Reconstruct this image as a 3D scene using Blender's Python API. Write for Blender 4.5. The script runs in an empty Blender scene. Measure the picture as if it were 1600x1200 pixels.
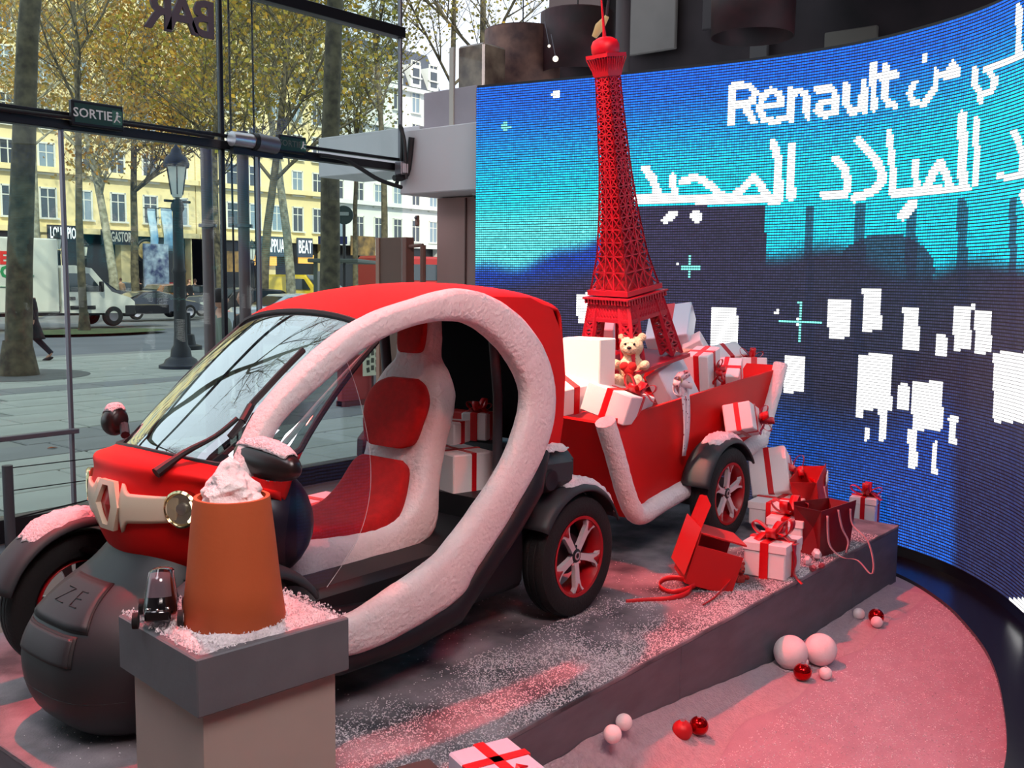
import bpy, bmesh, math, random
import numpy as np
from mathutils import Vector, Matrix, Euler, noise
C = bpy.context.scene
COL = C.collection
PI = math.pi
random.seed(7)

# ------------------------------------------------------------ camera
CX, CY, CZ = 3.60, 3.16, 1.53
YAW, PITCH, ROLL, FPX = math.radians(219.6), math.radians(6.0), .0105, 1550.0
FH = Vector((math.cos(YAW), math.sin(YAW), 0)); RV = Vector((math.sin(YAW), -math.cos(YAW), 0)); UP = Vector((0, 0, 1))
FV = FH * math.cos(PITCH) - UP * math.sin(PITCH); UV = UP * math.cos(PITCH) + FH * math.sin(PITCH)
cr, sr = math.cos(ROLL), math.sin(ROLL)
# lens looks along -Z of the camera; roll a little clockwise
XA = RV * cr + UV * sr
YA = UV * cr - RV * sr
cam_d = bpy.data.cameras.new('camera'); cam = bpy.data.objects.new('camera', cam_d); COL.objects.link(cam)
M = Matrix((( XA.x, YA.x, -FV.x, CX), (XA.y, YA.y, -FV.y, CY), (XA.z, YA.z, -FV.z, CZ), (0, 0, 0, 1)))
cam.matrix_world = M
cam_d.sensor_width = 36.0; cam_d.lens = FPX / 1600 * 36.0; cam_d.clip_start = .05; cam_d.clip_end = 500
C.camera = cam

# ------------------------------------------------------------ world, lights, exposure
W = bpy.data.worlds.new('sky'); C.world = W; W.use_nodes = True
nt = W.node_tree; bg = nt.nodes['Background']
bg.inputs[0].default_value = (0.80, 0.88, 1.0, 1); bg.inputs[1].default_value = 1.55
C.view_settings.view_transform = 'Standard'; C.view_settings.look = 'None'
C.view_settings.exposure = 0.0; C.view_settings.gamma = 1.0; C.view_settings.use_curve_mapping = False

def light(name, kind, loc, target, color, power, size=.3, spot=60, blend=.4):
    d = bpy.data.lights.new(name, kind); o = bpy.data.objects.new(name, d); COL.objects.link(o)
    o.location = loc; v = Vector(target) - Vector(loc); o.rotation_euler = v.to_track_quat('-Z', 'Y').to_euler()
    d.color = color; d.energy = power
    if kind == 'AREA': d.size = size
    if kind == 'SPOT': d.spot_size = math.radians(spot); d.spot_blend = blend; d.shadow_soft_size = size
    return o
light('red_spotlight', 'SPOT', (1.2, -.9, 6.0), (-.1, 1.7, -.38), (1.0, .05, .055), 2300, .06, 62, .35)
light('red_spotlight', 'SPOT', (1.6, 5.5, 5.2), (-1.6, .2, .8), (1.0, .10, .07), 420, .15, 50, .5)
light('warm_spotlight', 'SPOT', (.9, -.5, 5.4), (-1.02, -.03, .95), (1.0, .84, .62), 2200, .05, 11, .6)
light('overhead_fill', 'AREA', (3.2, 4.2, 5.6), (.6, .2, .6), (1.0, .86, .84), 250, 2.0)  # added soft fill from the camera side, not a visible fixture
light('overhead_fill', 'AREA', (4.6, .6, 5.8), (1.2, .4, .5), (.96, .92, 1.0), 75, 2.0)  # second added fill, cooler, towards the front of the car

sn = bpy.data.lights.new('sun', 'SUN'); so = bpy.data.objects.new('sun', sn); COL.objects.link(so)
sn.energy = 4.2; sn.angle = .01; sn.color = (1.0, .91, .70); so.rotation_euler = Vector((-.42, -.72, -.55)).to_track_quat('-Z', 'Y').to_euler()
# ------------------------------------------------------------ helpers
def srgb(c):
    return tuple(((x / 255) / 12.92 if x / 255 <= .04045 else ((x / 255 + .055) / 1.055) ** 2.4) for x in c) + (1,)
_m = {}
def mat(name, rgb, rough=.6, metal=0, var=.0, vs=6, bump=0, bs=40, rgb2=None, emit=0, spec=.5, coat=0, coord='Object', stretch=(1, 1, 1), sheen=0):
    if name in _m: return _m[name]
    m = bpy.data.materials.new(name); m.use_nodes = True; n = m.node_tree.nodes; l = m.node_tree.links
    p = n['Principled BSDF']; base = srgb(rgb)
    p.inputs['Base Color'].default_value = base; p.inputs['Roughness'].default_value = rough; p.inputs['Metallic'].default_value = metal
    p.inputs['Specular IOR Level'].default_value = spec; p.inputs['Coat Weight'].default_value = coat
    p.inputs['Sheen Weight'].default_value = sheen
    tc = n.new('ShaderNodeTexCoord'); mp = n.new('ShaderNodeMapping'); mp.inputs['Scale'].default_value = stretch
    l.new(tc.outputs[coord], mp.inputs[0])
    if var or rgb2:
        t = n.new('ShaderNodeTexNoise'); t.inputs['Scale'].default_value = vs; t.inputs['Detail'].default_value = 5
        l.new(mp.outputs[0], t.inputs['Vector'])
        r = n.new('ShaderNodeValToRGB'); r.color_ramp.elements[0].position = .35; r.color_ramp.elements[1].position = .65
        c2 = srgb(rgb2) if rgb2 else tuple(min(1, x * (1 - var)) for x in base[:3]) + (1,)
        r.color_ramp.elements[0].color = c2; r.color_ramp.elements[1].color = base
        l.new(t.outputs['Fac'], r.inputs[0]); l.new(r.outputs[0], p.inputs['Base Color'])
    if bump:
        t = n.new('ShaderNodeTexNoise'); t.inputs['Scale'].default_value = bs; t.inputs['Detail'].default_value = 4
        l.new(mp.outputs[0], t.inputs['Vector'])
        b = n.new('ShaderNodeBump'); b.inputs['Strength'].default_value = bump; b.inputs['Distance'].default_value = .02
        l.new(t.outputs['Fac'], b.inputs['Height']); l.new(b.outputs[0], p.inputs['Normal'])
    if emit:
        p.inputs['Emission Color'].default_value = base; p.inputs['Emission Strength'].default_value = emit
    _m[name] = m; return m
def glassmat(name, tint=(235, 245, 245), refl=.08, rough=.0, graze=.3):
    if name in _m: return _m[name]
    m = bpy.data.materials.new(name); m.use_nodes = True; n = m.node_tree.nodes; l = m.node_tree.links
    n.clear(); o = n.new('ShaderNodeOutputMaterial'); mx = n.new('ShaderNodeMixShader'); t = n.new('ShaderNodeBsdfTransparent'); g = n.new('ShaderNodeBsdfGlossy')
    t.inputs[0].default_value = srgb(tint); g.inputs[0].default_value = (1, 1, 1, 1); g.inputs['Roughness'].default_value = rough
    lw = n.new('ShaderNodeLayerWeight'); lw.inputs[0].default_value = .35
    mr = n.new('ShaderNodeMapRange'); mr.inputs['To Min'].default_value = refl; mr.inputs['To Max'].default_value = min(1, refl * 4 + graze)
    l.new(lw.outputs['Facing'], mr.inputs['Value']); l.new(mr.outputs[0], mx.inputs[0]); l.new(t.outputs[0], mx.inputs[1]); l.new(g.outputs[0], mx.inputs[2]); l.new(mx.outputs[0], o.inputs[0])
    _m[name] = m; return m
def tag(o, label=None, cat=None, group=None, kind=None):
    if label: o['label'] = label
    if cat: o['category'] = cat
    if group: o['group'] = group
    if kind: o['kind'] = kind
    return o
def thing(name, label, cat, loc=(0, 0, 0), rot=(0, 0, 0), group=None):
    o = bpy.data.objects.new(name, None); COL.objects.link(o); o.location = loc; o.rotation_euler = rot; o.empty_display_size = .1
    return tag(o, label, cat, group)
class MB:
    def __init__(s): s.v = []; s.f = []; s.smooth = True
    def add(s, vs, fs):
        k = len(s.v); s.v += [tuple(v) for v in vs]; s.f += [tuple(i + k for i in f) for f in fs]; return s
    def box(s, c, d, rot=None, taper=1.0, bev=0):
        hx, hy, hz = d[0] / 2, d[1] / 2, d[2] / 2
        if bev:
            b = min(bev, hx * .9, hy * .9, hz * .9); vs = []; fs = []
            for sx in (-1, 1):
                for sy in (-1, 1):
                    for sz in (-1, 1):
                        vs += [(sx * hx, sy * (hy - b), sz * (hz - b)), (sx * (hx - b), sy * hy, sz * (hz - b)), (sx * (hx - b), sy * (hy - b), sz * hz)]
            ix = lambda a, b_, c_, k: (a * 4 + b_ * 2 + c_) * 3 + k
            for a in (0, 1):
                fs.append([ix(a, 0, 0, 0), ix(a, 1, 0, 0), ix(a, 1, 1, 0), ix(a, 0, 1, 0)]); fs.append([ix(0, a, 0, 1), ix(1, a, 0, 1), ix(1, a, 1, 1), ix(0, a, 1, 1)]); fs.append([ix(0, 0, a, 2), ix(1, 0, a, 2), ix(1, 1, a, 2), ix(0, 1, a, 2)])
            for a in (0, 1):
                for c_ in (0, 1):
                    fs.append([ix(a, c_, 0, 0), ix(a, c_, 1, 0), ix(a, c_, 1, 1), ix(a, c_, 0, 1)])
                    fs.append([ix(a, 0, c_, 0), ix(a, 1, c_, 0), ix(a, 1, c_, 2), ix(a, 0, c_, 2)])
                    fs.append([ix(0, a, c_, 1), ix(1, a, c_, 1), ix(1, a, c_, 2), ix(0, a, c_, 2)])
                    for k in (0, 1): fs.append([ix(a, c_, k, 0), ix(a, c_, k, 1), ix(a, c_, k, 2)])
        else:
            vs = [(x * hx * (taper if z > 0 else 1), y * hy * (taper if z > 0 else 1), z * hz) for x in (-1, 1) for y in (-1, 1) for z in (-1, 1)]
            fs = [(0, 1, 3, 2), (4, 6, 7, 5), (0, 4, 5, 1), (2, 3, 7, 6), (0, 2, 6, 4), (1, 5, 7, 3)]
        R = Euler(rot).to_matrix() if rot is not None and not isinstance(rot, Matrix) else (rot or Matrix.Identity(3))
        c = Vector(c); return s.add([R @ Vector(v) + c for v in vs], fs)
    def tube(s, pts, r, n=8, closed=False, flat=1.0, up=None, caps=True):
        pts = [Vector(p) for p in pts]; N = len(pts); rr = r if hasattr(r, '__len__') else [r] * N
        k0 = len(s.v); prev = None
        for i, p in enumerate(pts):
            a = pts[(i - 1) % N] if (closed or i > 0) else p; b = pts[(i + 1) % N] if (closed or i < N - 1) else p
            t = (b - a); t = t.normalized() if t.length > 1e-9 else Vector((0, 0, 1))
            if up is not None: u = Vector(up)
            else: u = prev if prev is not None else (Vector((0, 0, 1)) if abs(t.z) < .9 else Vector((1, 0, 0)))
            w = t.cross(u)
            if w.length < 1e-6: w = t.orthogonal()
            w.normalize(); u = w.cross(t).normalized(); prev = u
            for j in range(n):
                an = 2 * PI * j / n; s.v.append(tuple(p + (w * math.cos(an) + u * math.sin(an) * flat) * rr[i]))
        for i in range(N if closed else N - 1):
            for j in range(n):
                a = k0 + i * n + j; b = k0 + i * n + (j + 1) % n; c = k0 + ((i + 1) % N) * n + (j + 1) % n; d = k0 + ((i + 1) % N) * n + j
                s.f.append((a, b, c, d))
        if not closed and caps:
            s.f.append(tuple(k0 + j for j in range(n))[::-1]); s.f.append(tuple(k0 + (N - 1) * n + j for j in range(n)))
        return s
    def lathe(s, prof, n=32, mtx=None, closed=False):
        # prof: (r, h) pairs about local Z
        mtx = mtx or Matrix.Identity(4); k0 = len(s.v); N = len(prof)
        for (r, h) in prof:
            for j in range(n):
                a = 2 * PI * j / n; s.v.append(tuple(mtx @ Vector((r * math.cos(a), r * math.sin(a), h))))
        for i in range(N if closed else N - 1):
            for j in range(n):
                s.f.append((k0 + i * n + j, k0 + i * n + (j + 1) % n, k0 + ((i + 1) % N) * n + (j + 1) % n, k0 + ((i + 1) % N) * n + j))
        return s
    def ell(s, c, r, nu=16, nv=10, rot=None):
        R = Euler(rot).to_matrix() if rot is not None else Matrix.Identity(3); c = Vector(c); k0 = len(s.v)
        rx, ry, rz = r if hasattr(r, '__len__') else (r, r, r)
        for i in range(nv + 1):
            ph = PI * i / nv
            for j in range(nu):
                th = 2 * PI * j / nu; s.v.append(tuple(R @ Vector((rx * math.sin(ph) * math.cos(th), ry * math.sin(ph) * math.sin(th), rz * math.cos(ph))) + c))
        for i in range(nv):
            for j in range(nu): s.f.append((k0 + i * nu + j, k0 + (i + 1) * nu + j, k0 + (i + 1) * nu + (j + 1) % nu, k0 + i * nu + (j + 1) % nu))
        return s
    def prism(s, poly, v0, v1, org=(0, 0, 0), ax=None):
        # poly in 2D mapped by ax=(U,V); extruded between offsets v0,v1 along N
        U, V, N = [Vector(a) for a in ax]; o = Vector(org); n = len(poly)
        vs = [o + U * a + V * b + N * v0 for a, b in poly] + [o + U * a + V * b + N * v1 for a, b in poly]
        fs = [tuple(range(n))[::-1], tuple(range(n, 2 * n))] + [(i, (i + 1) % n, n + (i + 1) % n, n + i) for i in range(n)]
        return s.add(vs, fs)
    def strip(s, pts, wv, th=0):
        # flat ribbon along pts, wv: width vector (or list)
        k0 = len(s.v); n = len(pts)
        for i, p in enumerate(pts):
            w = Vector(wv[i] if isinstance(wv, list) else wv); p = Vector(p); s.v += [tuple(p - w / 2), tuple(p + w / 2)]
        for i in range(n - 1): s.f.append((k0 + 2 * i, k0 + 2 * i + 1, k0 + 2 * i + 3, k0 + 2 * i + 2))
        return s
    def grid(s, fn, nu, nv, flip=False):
        k0 = len(s.v)
        for i in range(nu + 1):
            for j in range(nv + 1): s.v.append(tuple(fn(i / nu, j / nv)))
        for i in range(nu):
            for j in range(nv):
                a = k0 + i * (nv + 1) + j; q = (a, a + 1, a + nv + 2, a + nv + 1); s.f.append(q[::-1] if flip else q)
        return s
    def build(s, name, m, parent=None, loc=None, rot=None, smooth=True, ang=38, solid=0, sub=0, merge=True):
        me = bpy.data.meshes.new(name); me.from_pydata(s.v, [], s.f); 
        if merge:
            bm = bmesh.new(); bm.from_mesh(me); bmesh.ops.remove_doubles(bm, verts=bm.verts, dist=1e-6)
            bmesh.ops.recalc_face_normals(bm, faces=bm.faces); bm.to_mesh(me); bm.free()
        if smooth:
            me.shade_smooth(); me.set_sharp_from_angle(angle=math.radians(ang))
        o = bpy.data.objects.new(name, me); COL.objects.link(o)
        for x in (m if isinstance(m, (list, tuple)) else [m]): me.materials.append(x)
        if parent: o.parent = parent
        if loc: o.location = loc
        if rot: o.rotation_euler = rot
        if solid:
            q = o.modifiers.new('s', 'SOLIDIFY'); q.thickness = solid; q.offset = 0
        if sub:
            q = o.modifiers.new('u', 'SUBSURF'); q.levels = sub; q.render_levels = sub
        return o
def struct(o): o['kind'] = 'structure'; return o
def copy_tree(o, parent=None):
    c = o.copy(); COL.objects.link(c); c.parent = parent
    for ch in o.children: copy_tree(ch, c)
    return c
def ray(px, py):
    a, b = px - 800, py - 600; u = cr * a + sr * b; v = -sr * a + cr * b
    return FV + RV * (u / FPX) - UV * (v / FPX)
def on(px, py, ax, val):
    d = ray(px, py); i = 'xyz'.index(ax); c = Vector((CX, CY, CZ)); return c + d * ((val - c[i]) / d[i])
def street(px, dep, z=-.45):
    return Vector((CX, CY, 0)) + FH * dep + RV * ((px - 800) / FPX * dep) + Vector((0, 0, z))
def proj(p):
    d = Vector(p) - Vector((CX, CY, CZ)); x = d.dot(RV); y = d.dot(UV); z = d.dot(FV); u = FPX * x / z; v = -FPX * y / z
    return 800 + cr * u - sr * v, 600 + sr * u + cr * v
def catmull(pts, n=6, closed=False):
    P = [np.array(p, float) for p in pts]; N = len(P); out = []
    for i in range(N if closed else N - 1):
        p0 = P[(i - 1) % N] if closed or i > 0 else P[i]; p1 = P[i]; p2 = P[(i + 1) % N]; p3 = P[(i + 2) % N] if closed or i < N - 2 else P[i + 1]
        for k in range(n):
            t = k / n; out.append(.5 * ((2 * p1) + (-p0 + p2) * t + (2 * p0 - 5 * p1 + 4 * p2 - p3) * t * t + (-p0 + 3 * p1 - 3 * p2 + p3) * t ** 3))
    if not closed: out.append(P[-1])
    return out
def text_mesh(txt, size, name, m, parent, mtx, ext=.002, bold=0):
    cu = bpy.data.curves.new(name, 'FONT'); cu.body = txt; cu.size = size; cu.extrude = ext; cu.offset = bold; cu.resolution_u = 2; cu.align_x = 'CENTER'; cu.align_y = 'CENTER'
    t = bpy.data.objects.new(name, cu); COL.objects.link(t); dg = bpy.context.evaluated_depsgraph_get(); dg.update()
    me = bpy.data.meshes.new_from_object(t.evaluated_get(dg)); bpy.data.objects.remove(t); me.transform(mtx); me.materials.clear(); me.materials.append(m)
    o = bpy.data.objects.new(name, me); COL.objects.link(o)
    if parent: o.parent = parent
    return o
def frame(x, y, o):     # 4x4 from local x dir, local y dir and origin
    x = Vector(x).normalized(); y = Vector(y).normalized(); z = x.cross(y)
    return Matrix(((x.x, y.x, z.x, o[0]), (x.y, y.y, z.y, o[1]), (x.z, y.z, z.z, o[2]), (0, 0, 0, 1)))

# ------------------------------------------------------------ materials
RED = mat('red_plastic', (208, 14, 12), .55, var=.12, vs=3, spec=.22)
REDC = mat('red_cloth', (190, 10, 12), .85, var=.2, vs=30, bump=.15, bs=200)
FUZZ = mat('white_fleece', (232, 222, 222), .95, bump=.55, bs=55, var=.06, vs=10)
BLK = mat('black_plastic', (22, 21, 25), .5, var=.2, vs=4)
DGR = mat('charcoal_plastic', (48, 52, 56), .55, var=.15, vs=3)
TYRE = mat('tyre_rubber', (17, 17, 19), .8, bump=.2, bs=80)
REDW = mat('red_rim', (165, 12, 22), .35, spec=.6)
SILV = mat('brushed_aluminium', (205, 200, 205), .28, metal=.85)
CHROME = mat('chrome', (230, 230, 230), .08, metal=1)
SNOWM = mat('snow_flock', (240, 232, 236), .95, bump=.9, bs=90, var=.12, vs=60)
WHITEP = mat('white_wrapping_paper', (238, 226, 226), .5, bump=.12, bs=14)
RIB = mat('red_satin_ribbon', (205, 14, 24), .35, spec=.6, bump=.1, bs=60)
RIBP = mat('pink_satin_ribbon', (224, 150, 150), .4)
REDP = mat('red_paper', (190, 14, 16), .6, bump=.1, bs=12)
DREDP = mat('dark_red_paper', (105, 10, 16), .5, var=.2)
DARKM = mat('dark_metal', (30, 29, 34), .4, metal=.4)
GREYM = mat('grey_steel', (120, 118, 125), .4, metal=.6)
WPAINT = mat('white_paint', (212, 208, 212), .7, var=.04, vs=1.5)
PINKW = mat('rosy_wall_paint', (172, 140, 134), .8, var=.06, vs=1)
# ------------------------------------------------------------ the room and the street ground
FL, ST, FY = -.38, -.45, -4.1
floorm = mat('interior_floor_stone', (120, 92, 86), .5, var=.2, vs=1.2, bump=.05, bs=30)
o = MB().box((1.5, 1.45, FL - .06), (11, 11.2, .12)).build('floor', floorm, smooth=False); struct(o)
# white show disc under the screen, covered with fine snow
snowfloor = mat('white_glitter_floor', (176, 150, 160), .85, var=.10, vs=9, bump=.35, bs=120)
disc_pts = [(-2.97, .95), (-2.67, 1.39), (-2.25, 1.73), (-1.9, 1.95), (-1.5, 2.12), (-1.08, 2.27), (-.5, 2.42), (.3, 2.52), (1.2, 2.55), (2.4, 2.45), (2.5, 1.2), (1.0, .8), (-1, .6)]
cp = [tuple(p) for p in catmull([(a, b) for a, b in disc_pts], 6, True)]
struct(MB().prism(cp, FL + .001, FL + .012, ax=((1, 0, 0), (0, 1, 0), (0, 0, 1))).build('floor_disc', snowfloor, smooth=False))
# street
asph = mat('asphalt', (122, 126, 130), .9, var=.2, vs=.6, bump=.1, bs=20)
pav = mat('pale_paving_stone', (176, 180, 170), .85, var=.14, vs=1.1, bump=.08, bs=14)
pav2 = mat('grey_paving_stone', (140, 142, 140), .85, var=.14, vs=1.1)
joint = mat('paving_joint', (146, 148, 142), .95)
o = MB().box((-35, -48, ST - .15), (190, 60.0, .1)).build('street_roadway', asph, smooth=False); struct(o)
pv = struct(MB().box((-20, FY - 8.6, ST - .055), (110, 17, .09)).build('pavement', joint, smooth=False))
slabs = []
for w in (1.15, 1.6):
    slabs.append(MB().box((0, 0, 0), (w - .025, .82, .03), bev=.012).build('paving_slab', pav, pv, smooth=False))
first = [True, True]; cnt = 0
for r in range(19):
    y = FY - .5 - r * .85
    x = 3.0 + (r * .47) % 1.2
    lim = -4 - (r * 1.35)
    while x > lim and cnt < 298:
        k = 0 if (r * 7 + int(x * 3)) % 3 else 1; w = (1.15, 1.6)[k]; x -= w / 2
        px, py = proj((x, y, ST))
        if -60 < px < 660:
            s = slabs[k]
            if first[k]: first[k] = False
            else: s = s.copy(); COL.objects.link(s); s.parent = pv
            if r in (4, 5, 11) : s.data = slabs[k].data.copy(); s.data.materials[0] = pav2
            s.location = (x, y, ST + .0 + .003 * math.sin(x * 9 + r)); cnt += 1
        x -= w / 2
# shop front glass, beams and mullions on the plane y = FY
gl = glassmat('facade_glass', (240, 247, 245), .004, graze=.12)
beam = DARKM
for n_, (x0, x1, z0, z1) in enumerate([(7, .05, -.2, 2.6), (.02, -1.32, -.2, 2.6), (-1.36, -3.42, -.2, 2.6), (7, -1.32, 2.68, 3.86), (-1.36, -3.42, 2.68, 3.86), (7, -3.42, 3.98, 9.5)]):
    w = MB().box(((x0 + x1) / 2, FY, (z0 + z1) / 2), (abs(x0 - x1), .02, z1 - z0)).build('window_%d' % (n_ + 1), gl, smooth=False); struct(w)
def bar(name, a, b, w, h, m, st=True):
    a, b = Vector(a), Vector(b); d = b - a
    q = d.to_track_quat('X', 'Z').to_matrix(); o = MB().box((a + b) / 2, (d.length, w, h), rot=q, bev=.004).build(name, m, smooth=False)
    return struct(o) if st else o
bar('trim_1', (7, FY, 2.62), (-3.42, FY, 2.62), .10, .07, beam)
bar('trim_2', (7, FY, 2.70), (-3.42, FY, 2.70), .06, .025, beam)
bar('trim_3', (7, FY, 3.92), (-3.42, FY, 3.92), .12, .10, beam)
bar('trim_4', (7, FY, -.33), (-3.42, FY, -.33), .14, .24, mat('black_sill', (26, 25, 30), .45))
bar('trim_5', (-1.34, FY, -.2), (-1.34, FY, 9.4), .05, .035, beam)
bar('trim_6', (-3.40, FY, 2.6), (-3.40, FY, 9.4), .04, .03, GREYM)
bar('trim_7', (.02, FY, -.2), (.02, FY, 2.6), .05, .022, GREYM)
bar('trim_8', (-1.7, FY, -.2), (-1.7, FY, 2.6), .05, .02, GREYM)
o = bar('door_rail', (7, FY + .12, .38), (.03, FY + .12, .38), .05, .035, GREYM, False); tag(o, 'long horizontal steel push rail along the glass shopfront at the left edge', 'rail')
# tension rods and poles
for i, (x, y) in enumerate([(-1.62, -4.35), (-1.86, -4.35)]):
    o = MB().tube([(x + .03, y, 9), (x - .0, y, -.4)], .009, 6).build('tension_rod', DARKM)
    tag(o, ['thin black tension rod rising just right of the thick black mullion', 'thin black tension rod, second right of the thick mullion, behind the steel clamp'][i], 'rod', 'thin tension rods of the glass wall')
for i, (px, d) in enumerate([(327, 9.6), (383, 9.6)]):
    b = street(px, d, 0); t = thing('steel_pole', ['slim grey steel pole outside the glass, left one of the pair behind the windscreen', 'slim grey steel pole outside the glass, right one of the pair behind the windscreen'][i], 'pole', (b.x, b.y, ST), group='grey poles outside the glass')
    MB().tube([(0, 0, 0), (0, 0, 3.35)], .055, 14).build('pole', mat('warm_grey_steel', (116, 104, 106), .45, metal=.3), t)
    MB().lathe([(.056, 0), (.085, .0), (.085, .03), (.056, .03)], 14).build('collar', GREYM, t, loc=(0, 0, 2.45))
# clamp and light fitting on the beam
t = thing('pipe_clamp', 'silver and black cylindrical clamp joining the beam under the thick mullion', 'clamp', (-1.55, FY + .16, 2.66))
MB().tube([(.22, 0, 0), (.0, 0, 0)], .062, 16).build('sleeve', SILV, t)
MB().tube([(.02, 0, 0), (-.02, 0, 0)], .072, 16).build('ring', BLK, t)
MB().tube([(-.02, 0, 0), (-.22, 0, -.01)], .075, 18).build('lamp_can', GREYM, t)
MB().box((-.05, -.03, -.09), (.5, .05, .05)).build('bracket', DARKM, t, smooth=False)
# cables along the beam
def cable(pts, r, label):
    o = MB().tube(catmull(pts, 5), r, 7).build('cable', BLK); tag(o, label, 'cable'); return o
cable([(3.5, FY + .1, 2.68), (1.6, FY + .1, 2.67), (.6, FY + .1, 2.655), (-.5, FY + .1, 2.67), (-1.2, FY + .1, 2.66)], .014, 'black cable lying along the beam from the left edge to the clamp')
cable([(-2.3, FY + .1, 2.63), (-2.55, FY + .12, 2.62), (-2.75, FY + .12, 2.56), (-3.0, FY + .12, 2.47), (-3.3, FY + .12, 2.42)], .02, 'thick black cable sagging off the right end of the beam')
cable([(-3.3, FY + .05, 2.45), (-3.34, FY + .08, 2.7), (-3.33, FY + .1, 2.95), (-3.28, FY + .12, 3.0), (-3.3, FY + .16, 2.85), (-3.32, FY + .16, 2.5)], .02, 'looped black cable hanging against the white bulkhead')
cable([(-3.2, FY + .12, 2.5), (-3.35, FY + .14, 2.55), (-3.36, FY + .2, 2.9)], .03, 'short fat black cable bundle beside the white bulkhead')
# exit signs
GRN = mat('exit_sign_green', (24, 62, 54), .5); WHT = mat('sign_white', (225, 228, 225), .6)
def exit_sign(c, w, h, rz, label, face=1, dark=False):
    t = thing('exit_sign', label, 'sign', c, (0, 0, rz))
    MB().box((0, 0, 0), (w, .05, h), bev=.008).build('sign_case', DARKM, t, smooth=False)
    MB().box((0, .026, 0), (w * .9, .006, h * .74)).build('sign_plate', GRN, t, smooth=False)
    tm = mat('exit_text_dim', (84, 96, 92), .7) if dark else WHT
    text_mesh('SORTIE', h * .50, 'sign_text', tm, t, frame((-1, 0, 0), (0, 0, 1), (w * .11, .031, 0)), .001, .0012)
    m = MB(); x = -w * .36   # running man pictogram and arrow
    m.box((x, .031, 0), (h * .42, .003, h * .55)).build('pictogram_plate', mat('exit_pict', (60, 110, 95), .6), t, smooth=False)
    m2 = MB().ell((x, .034, h * .17), (.01, .003, .01), 8, 6); m2.tube([(x, .034, h * .1), (x + .008, .034, -.01)], .008, 6); m2.tube([(x + .008, .034, -.01), (x + .025, .034, -h * .2)], .005, 6); m2.tube([(x + .008, .034, -.01), (x - .02, .034, -h * .18)], .005, 6); m2.tube([(x, .034, h * .08), (x - .025, .034, .01)], .004, 6)
    m2.build('pictogram', WHT, t)
    return t
sp_ = on(151, 181, 'y', FY + .1)
exit_sign((sp_.x, sp_.y, sp_.z), .40, .185, 0, 'dark green illuminated exit sign reading SORTIE on the beam at upper left')
sp_ = on(455, 226, 'y', FY + .1)
exit_sign((sp_.x, sp_.y, sp_.z), .30, .15, 0, 'small dim exit sign right of the steel clamp on the beam', dark=True)
# mirrored bar letters on the upper glass
t = thing('hanging_letters', 'large dark letters BAR seen from behind, hung on the upper glass', 'sign', (0, 0, 0))
for ch, px, py, s in (('R', 249, 20, .40), ('A', 284, 25, .40), ('B', 318, 33, .40)):
    p = on(px, py, 'y', FY + .06)
    text_mesh(ch, s, 'letter', mat('letter_brown_grey', (92, 80, 88), .7), t, frame((1, 0, 0), (0, 0, 1), p), .012, .008)
# side wall / bulkhead between shop front and screen
WX = -3.4
struct(MB().box((WX - .35, -3.55, 2.67), (.7, 1.12, .62), bev=.01).build('wall_bulkhead', WPAINT, smooth=False))
struct(MB().box((WX - .50, -3.72, 3.18), (.40, .72, .42), bev=.01).build('wall_upper', mat('grey_paint', (168, 160, 168), .7, var=.05), smooth=False))
struct(MB().box((WX - .6, -3.35, .98), (.3, 1.35, 2.74)).build('wall_side', PINKW, smooth=False))
struct(MB().box((WX - .44, -3.62, .98), (.02, .012, 2.72)).build('trim_9', mat('brown_trim', (112, 84, 80), .6), smooth=False))
col = mat('smoked_column', (150, 132, 112), .35, rgb2=(84, 66, 58), vs=5, coat=.5)
o = MB().box((WX - .5, -3.5 + .03, 3.38), (.34, .34, .82), bev=.02).build('display_column', col, smooth=False); tag(o, 'tall mottled brown square column standing on the white bulkhead', 'column')
o = MB().box((WX - .30, -3.66 - .02, 3.38), (.03, .06, .8), bev=.004).build('steel_strip', mat('pale_strip', (196, 190, 180), .5), smooth=False); tag(o, 'pale vertical strip standing left of the brown column', 'strip')
# outside canopy
a = on(497, 216, 'x', -5.2); b = on(620, 203, 'x', -5.2)
struct(MB().box((-5.6, (a.y + b.y) / 2 + .2, (a.z + on(499, 277, 'x', -5.2).z) / 2), (.8, abs(b.y - a.y) + .4, a.z - on(499, 277, 'x', -5.2).z), bev=.01).build('wall_canopy', WPAINT, smooth=False))
t = thing('junction_box', 'small grey electrical box beside the cables left of the bulkhead', 'box', (WX + .1, FY + .12, 2.6))
MB().box((0, 0, 0), (.1, .1, .13), bev=.01).build('box_body', GREYM, t, smooth=False); MB().box((0, .055, 0), (.07, .01, .09), bev=.003).build('lid', WPAINT, t, smooth=False)
# dome camera, wall fixture, handrail frame
t = thing('dome_camera', 'small black dome security camera under the white bulkhead', 'camera', (WX - .22, -3.27, 2.36))
MB().lathe([(0, -.002), (.05, 0), (.05, -.02), (.042, -.03)], 16).build('base_ring', WPAINT, t); MB().ell((0, 0, -.03), (.038, .038, .036), 14, 8).build('dome', BLK, t)
p = on(653, 345, 'x', WX - .43)
t = thing('wall_intercom', 'small brass coloured intercom fixture on the rosy side wall', 'intercom', p)
MB().box((.01, 0, 0), (.03, .05, .11), bev=.008).build('housing', mat('brass_brown', (120, 88, 74), .5), t, smooth=False); MB().ell((.03, 0, .03), .018, 10, 8).build('button', GREYM, t)
t = thing('handrail_frame', 'rectangular brown metal handrail frame in front of the rosy wall', 'rail', (0, 0, 0))
BRN = mat('brown_board', (116, 86, 76), .7, var=.06)
q = [on(640, 385, 'x', -3.6), on(661, 383, 'x', -3.6), on(661, 470, 'x', -3.6)]
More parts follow.
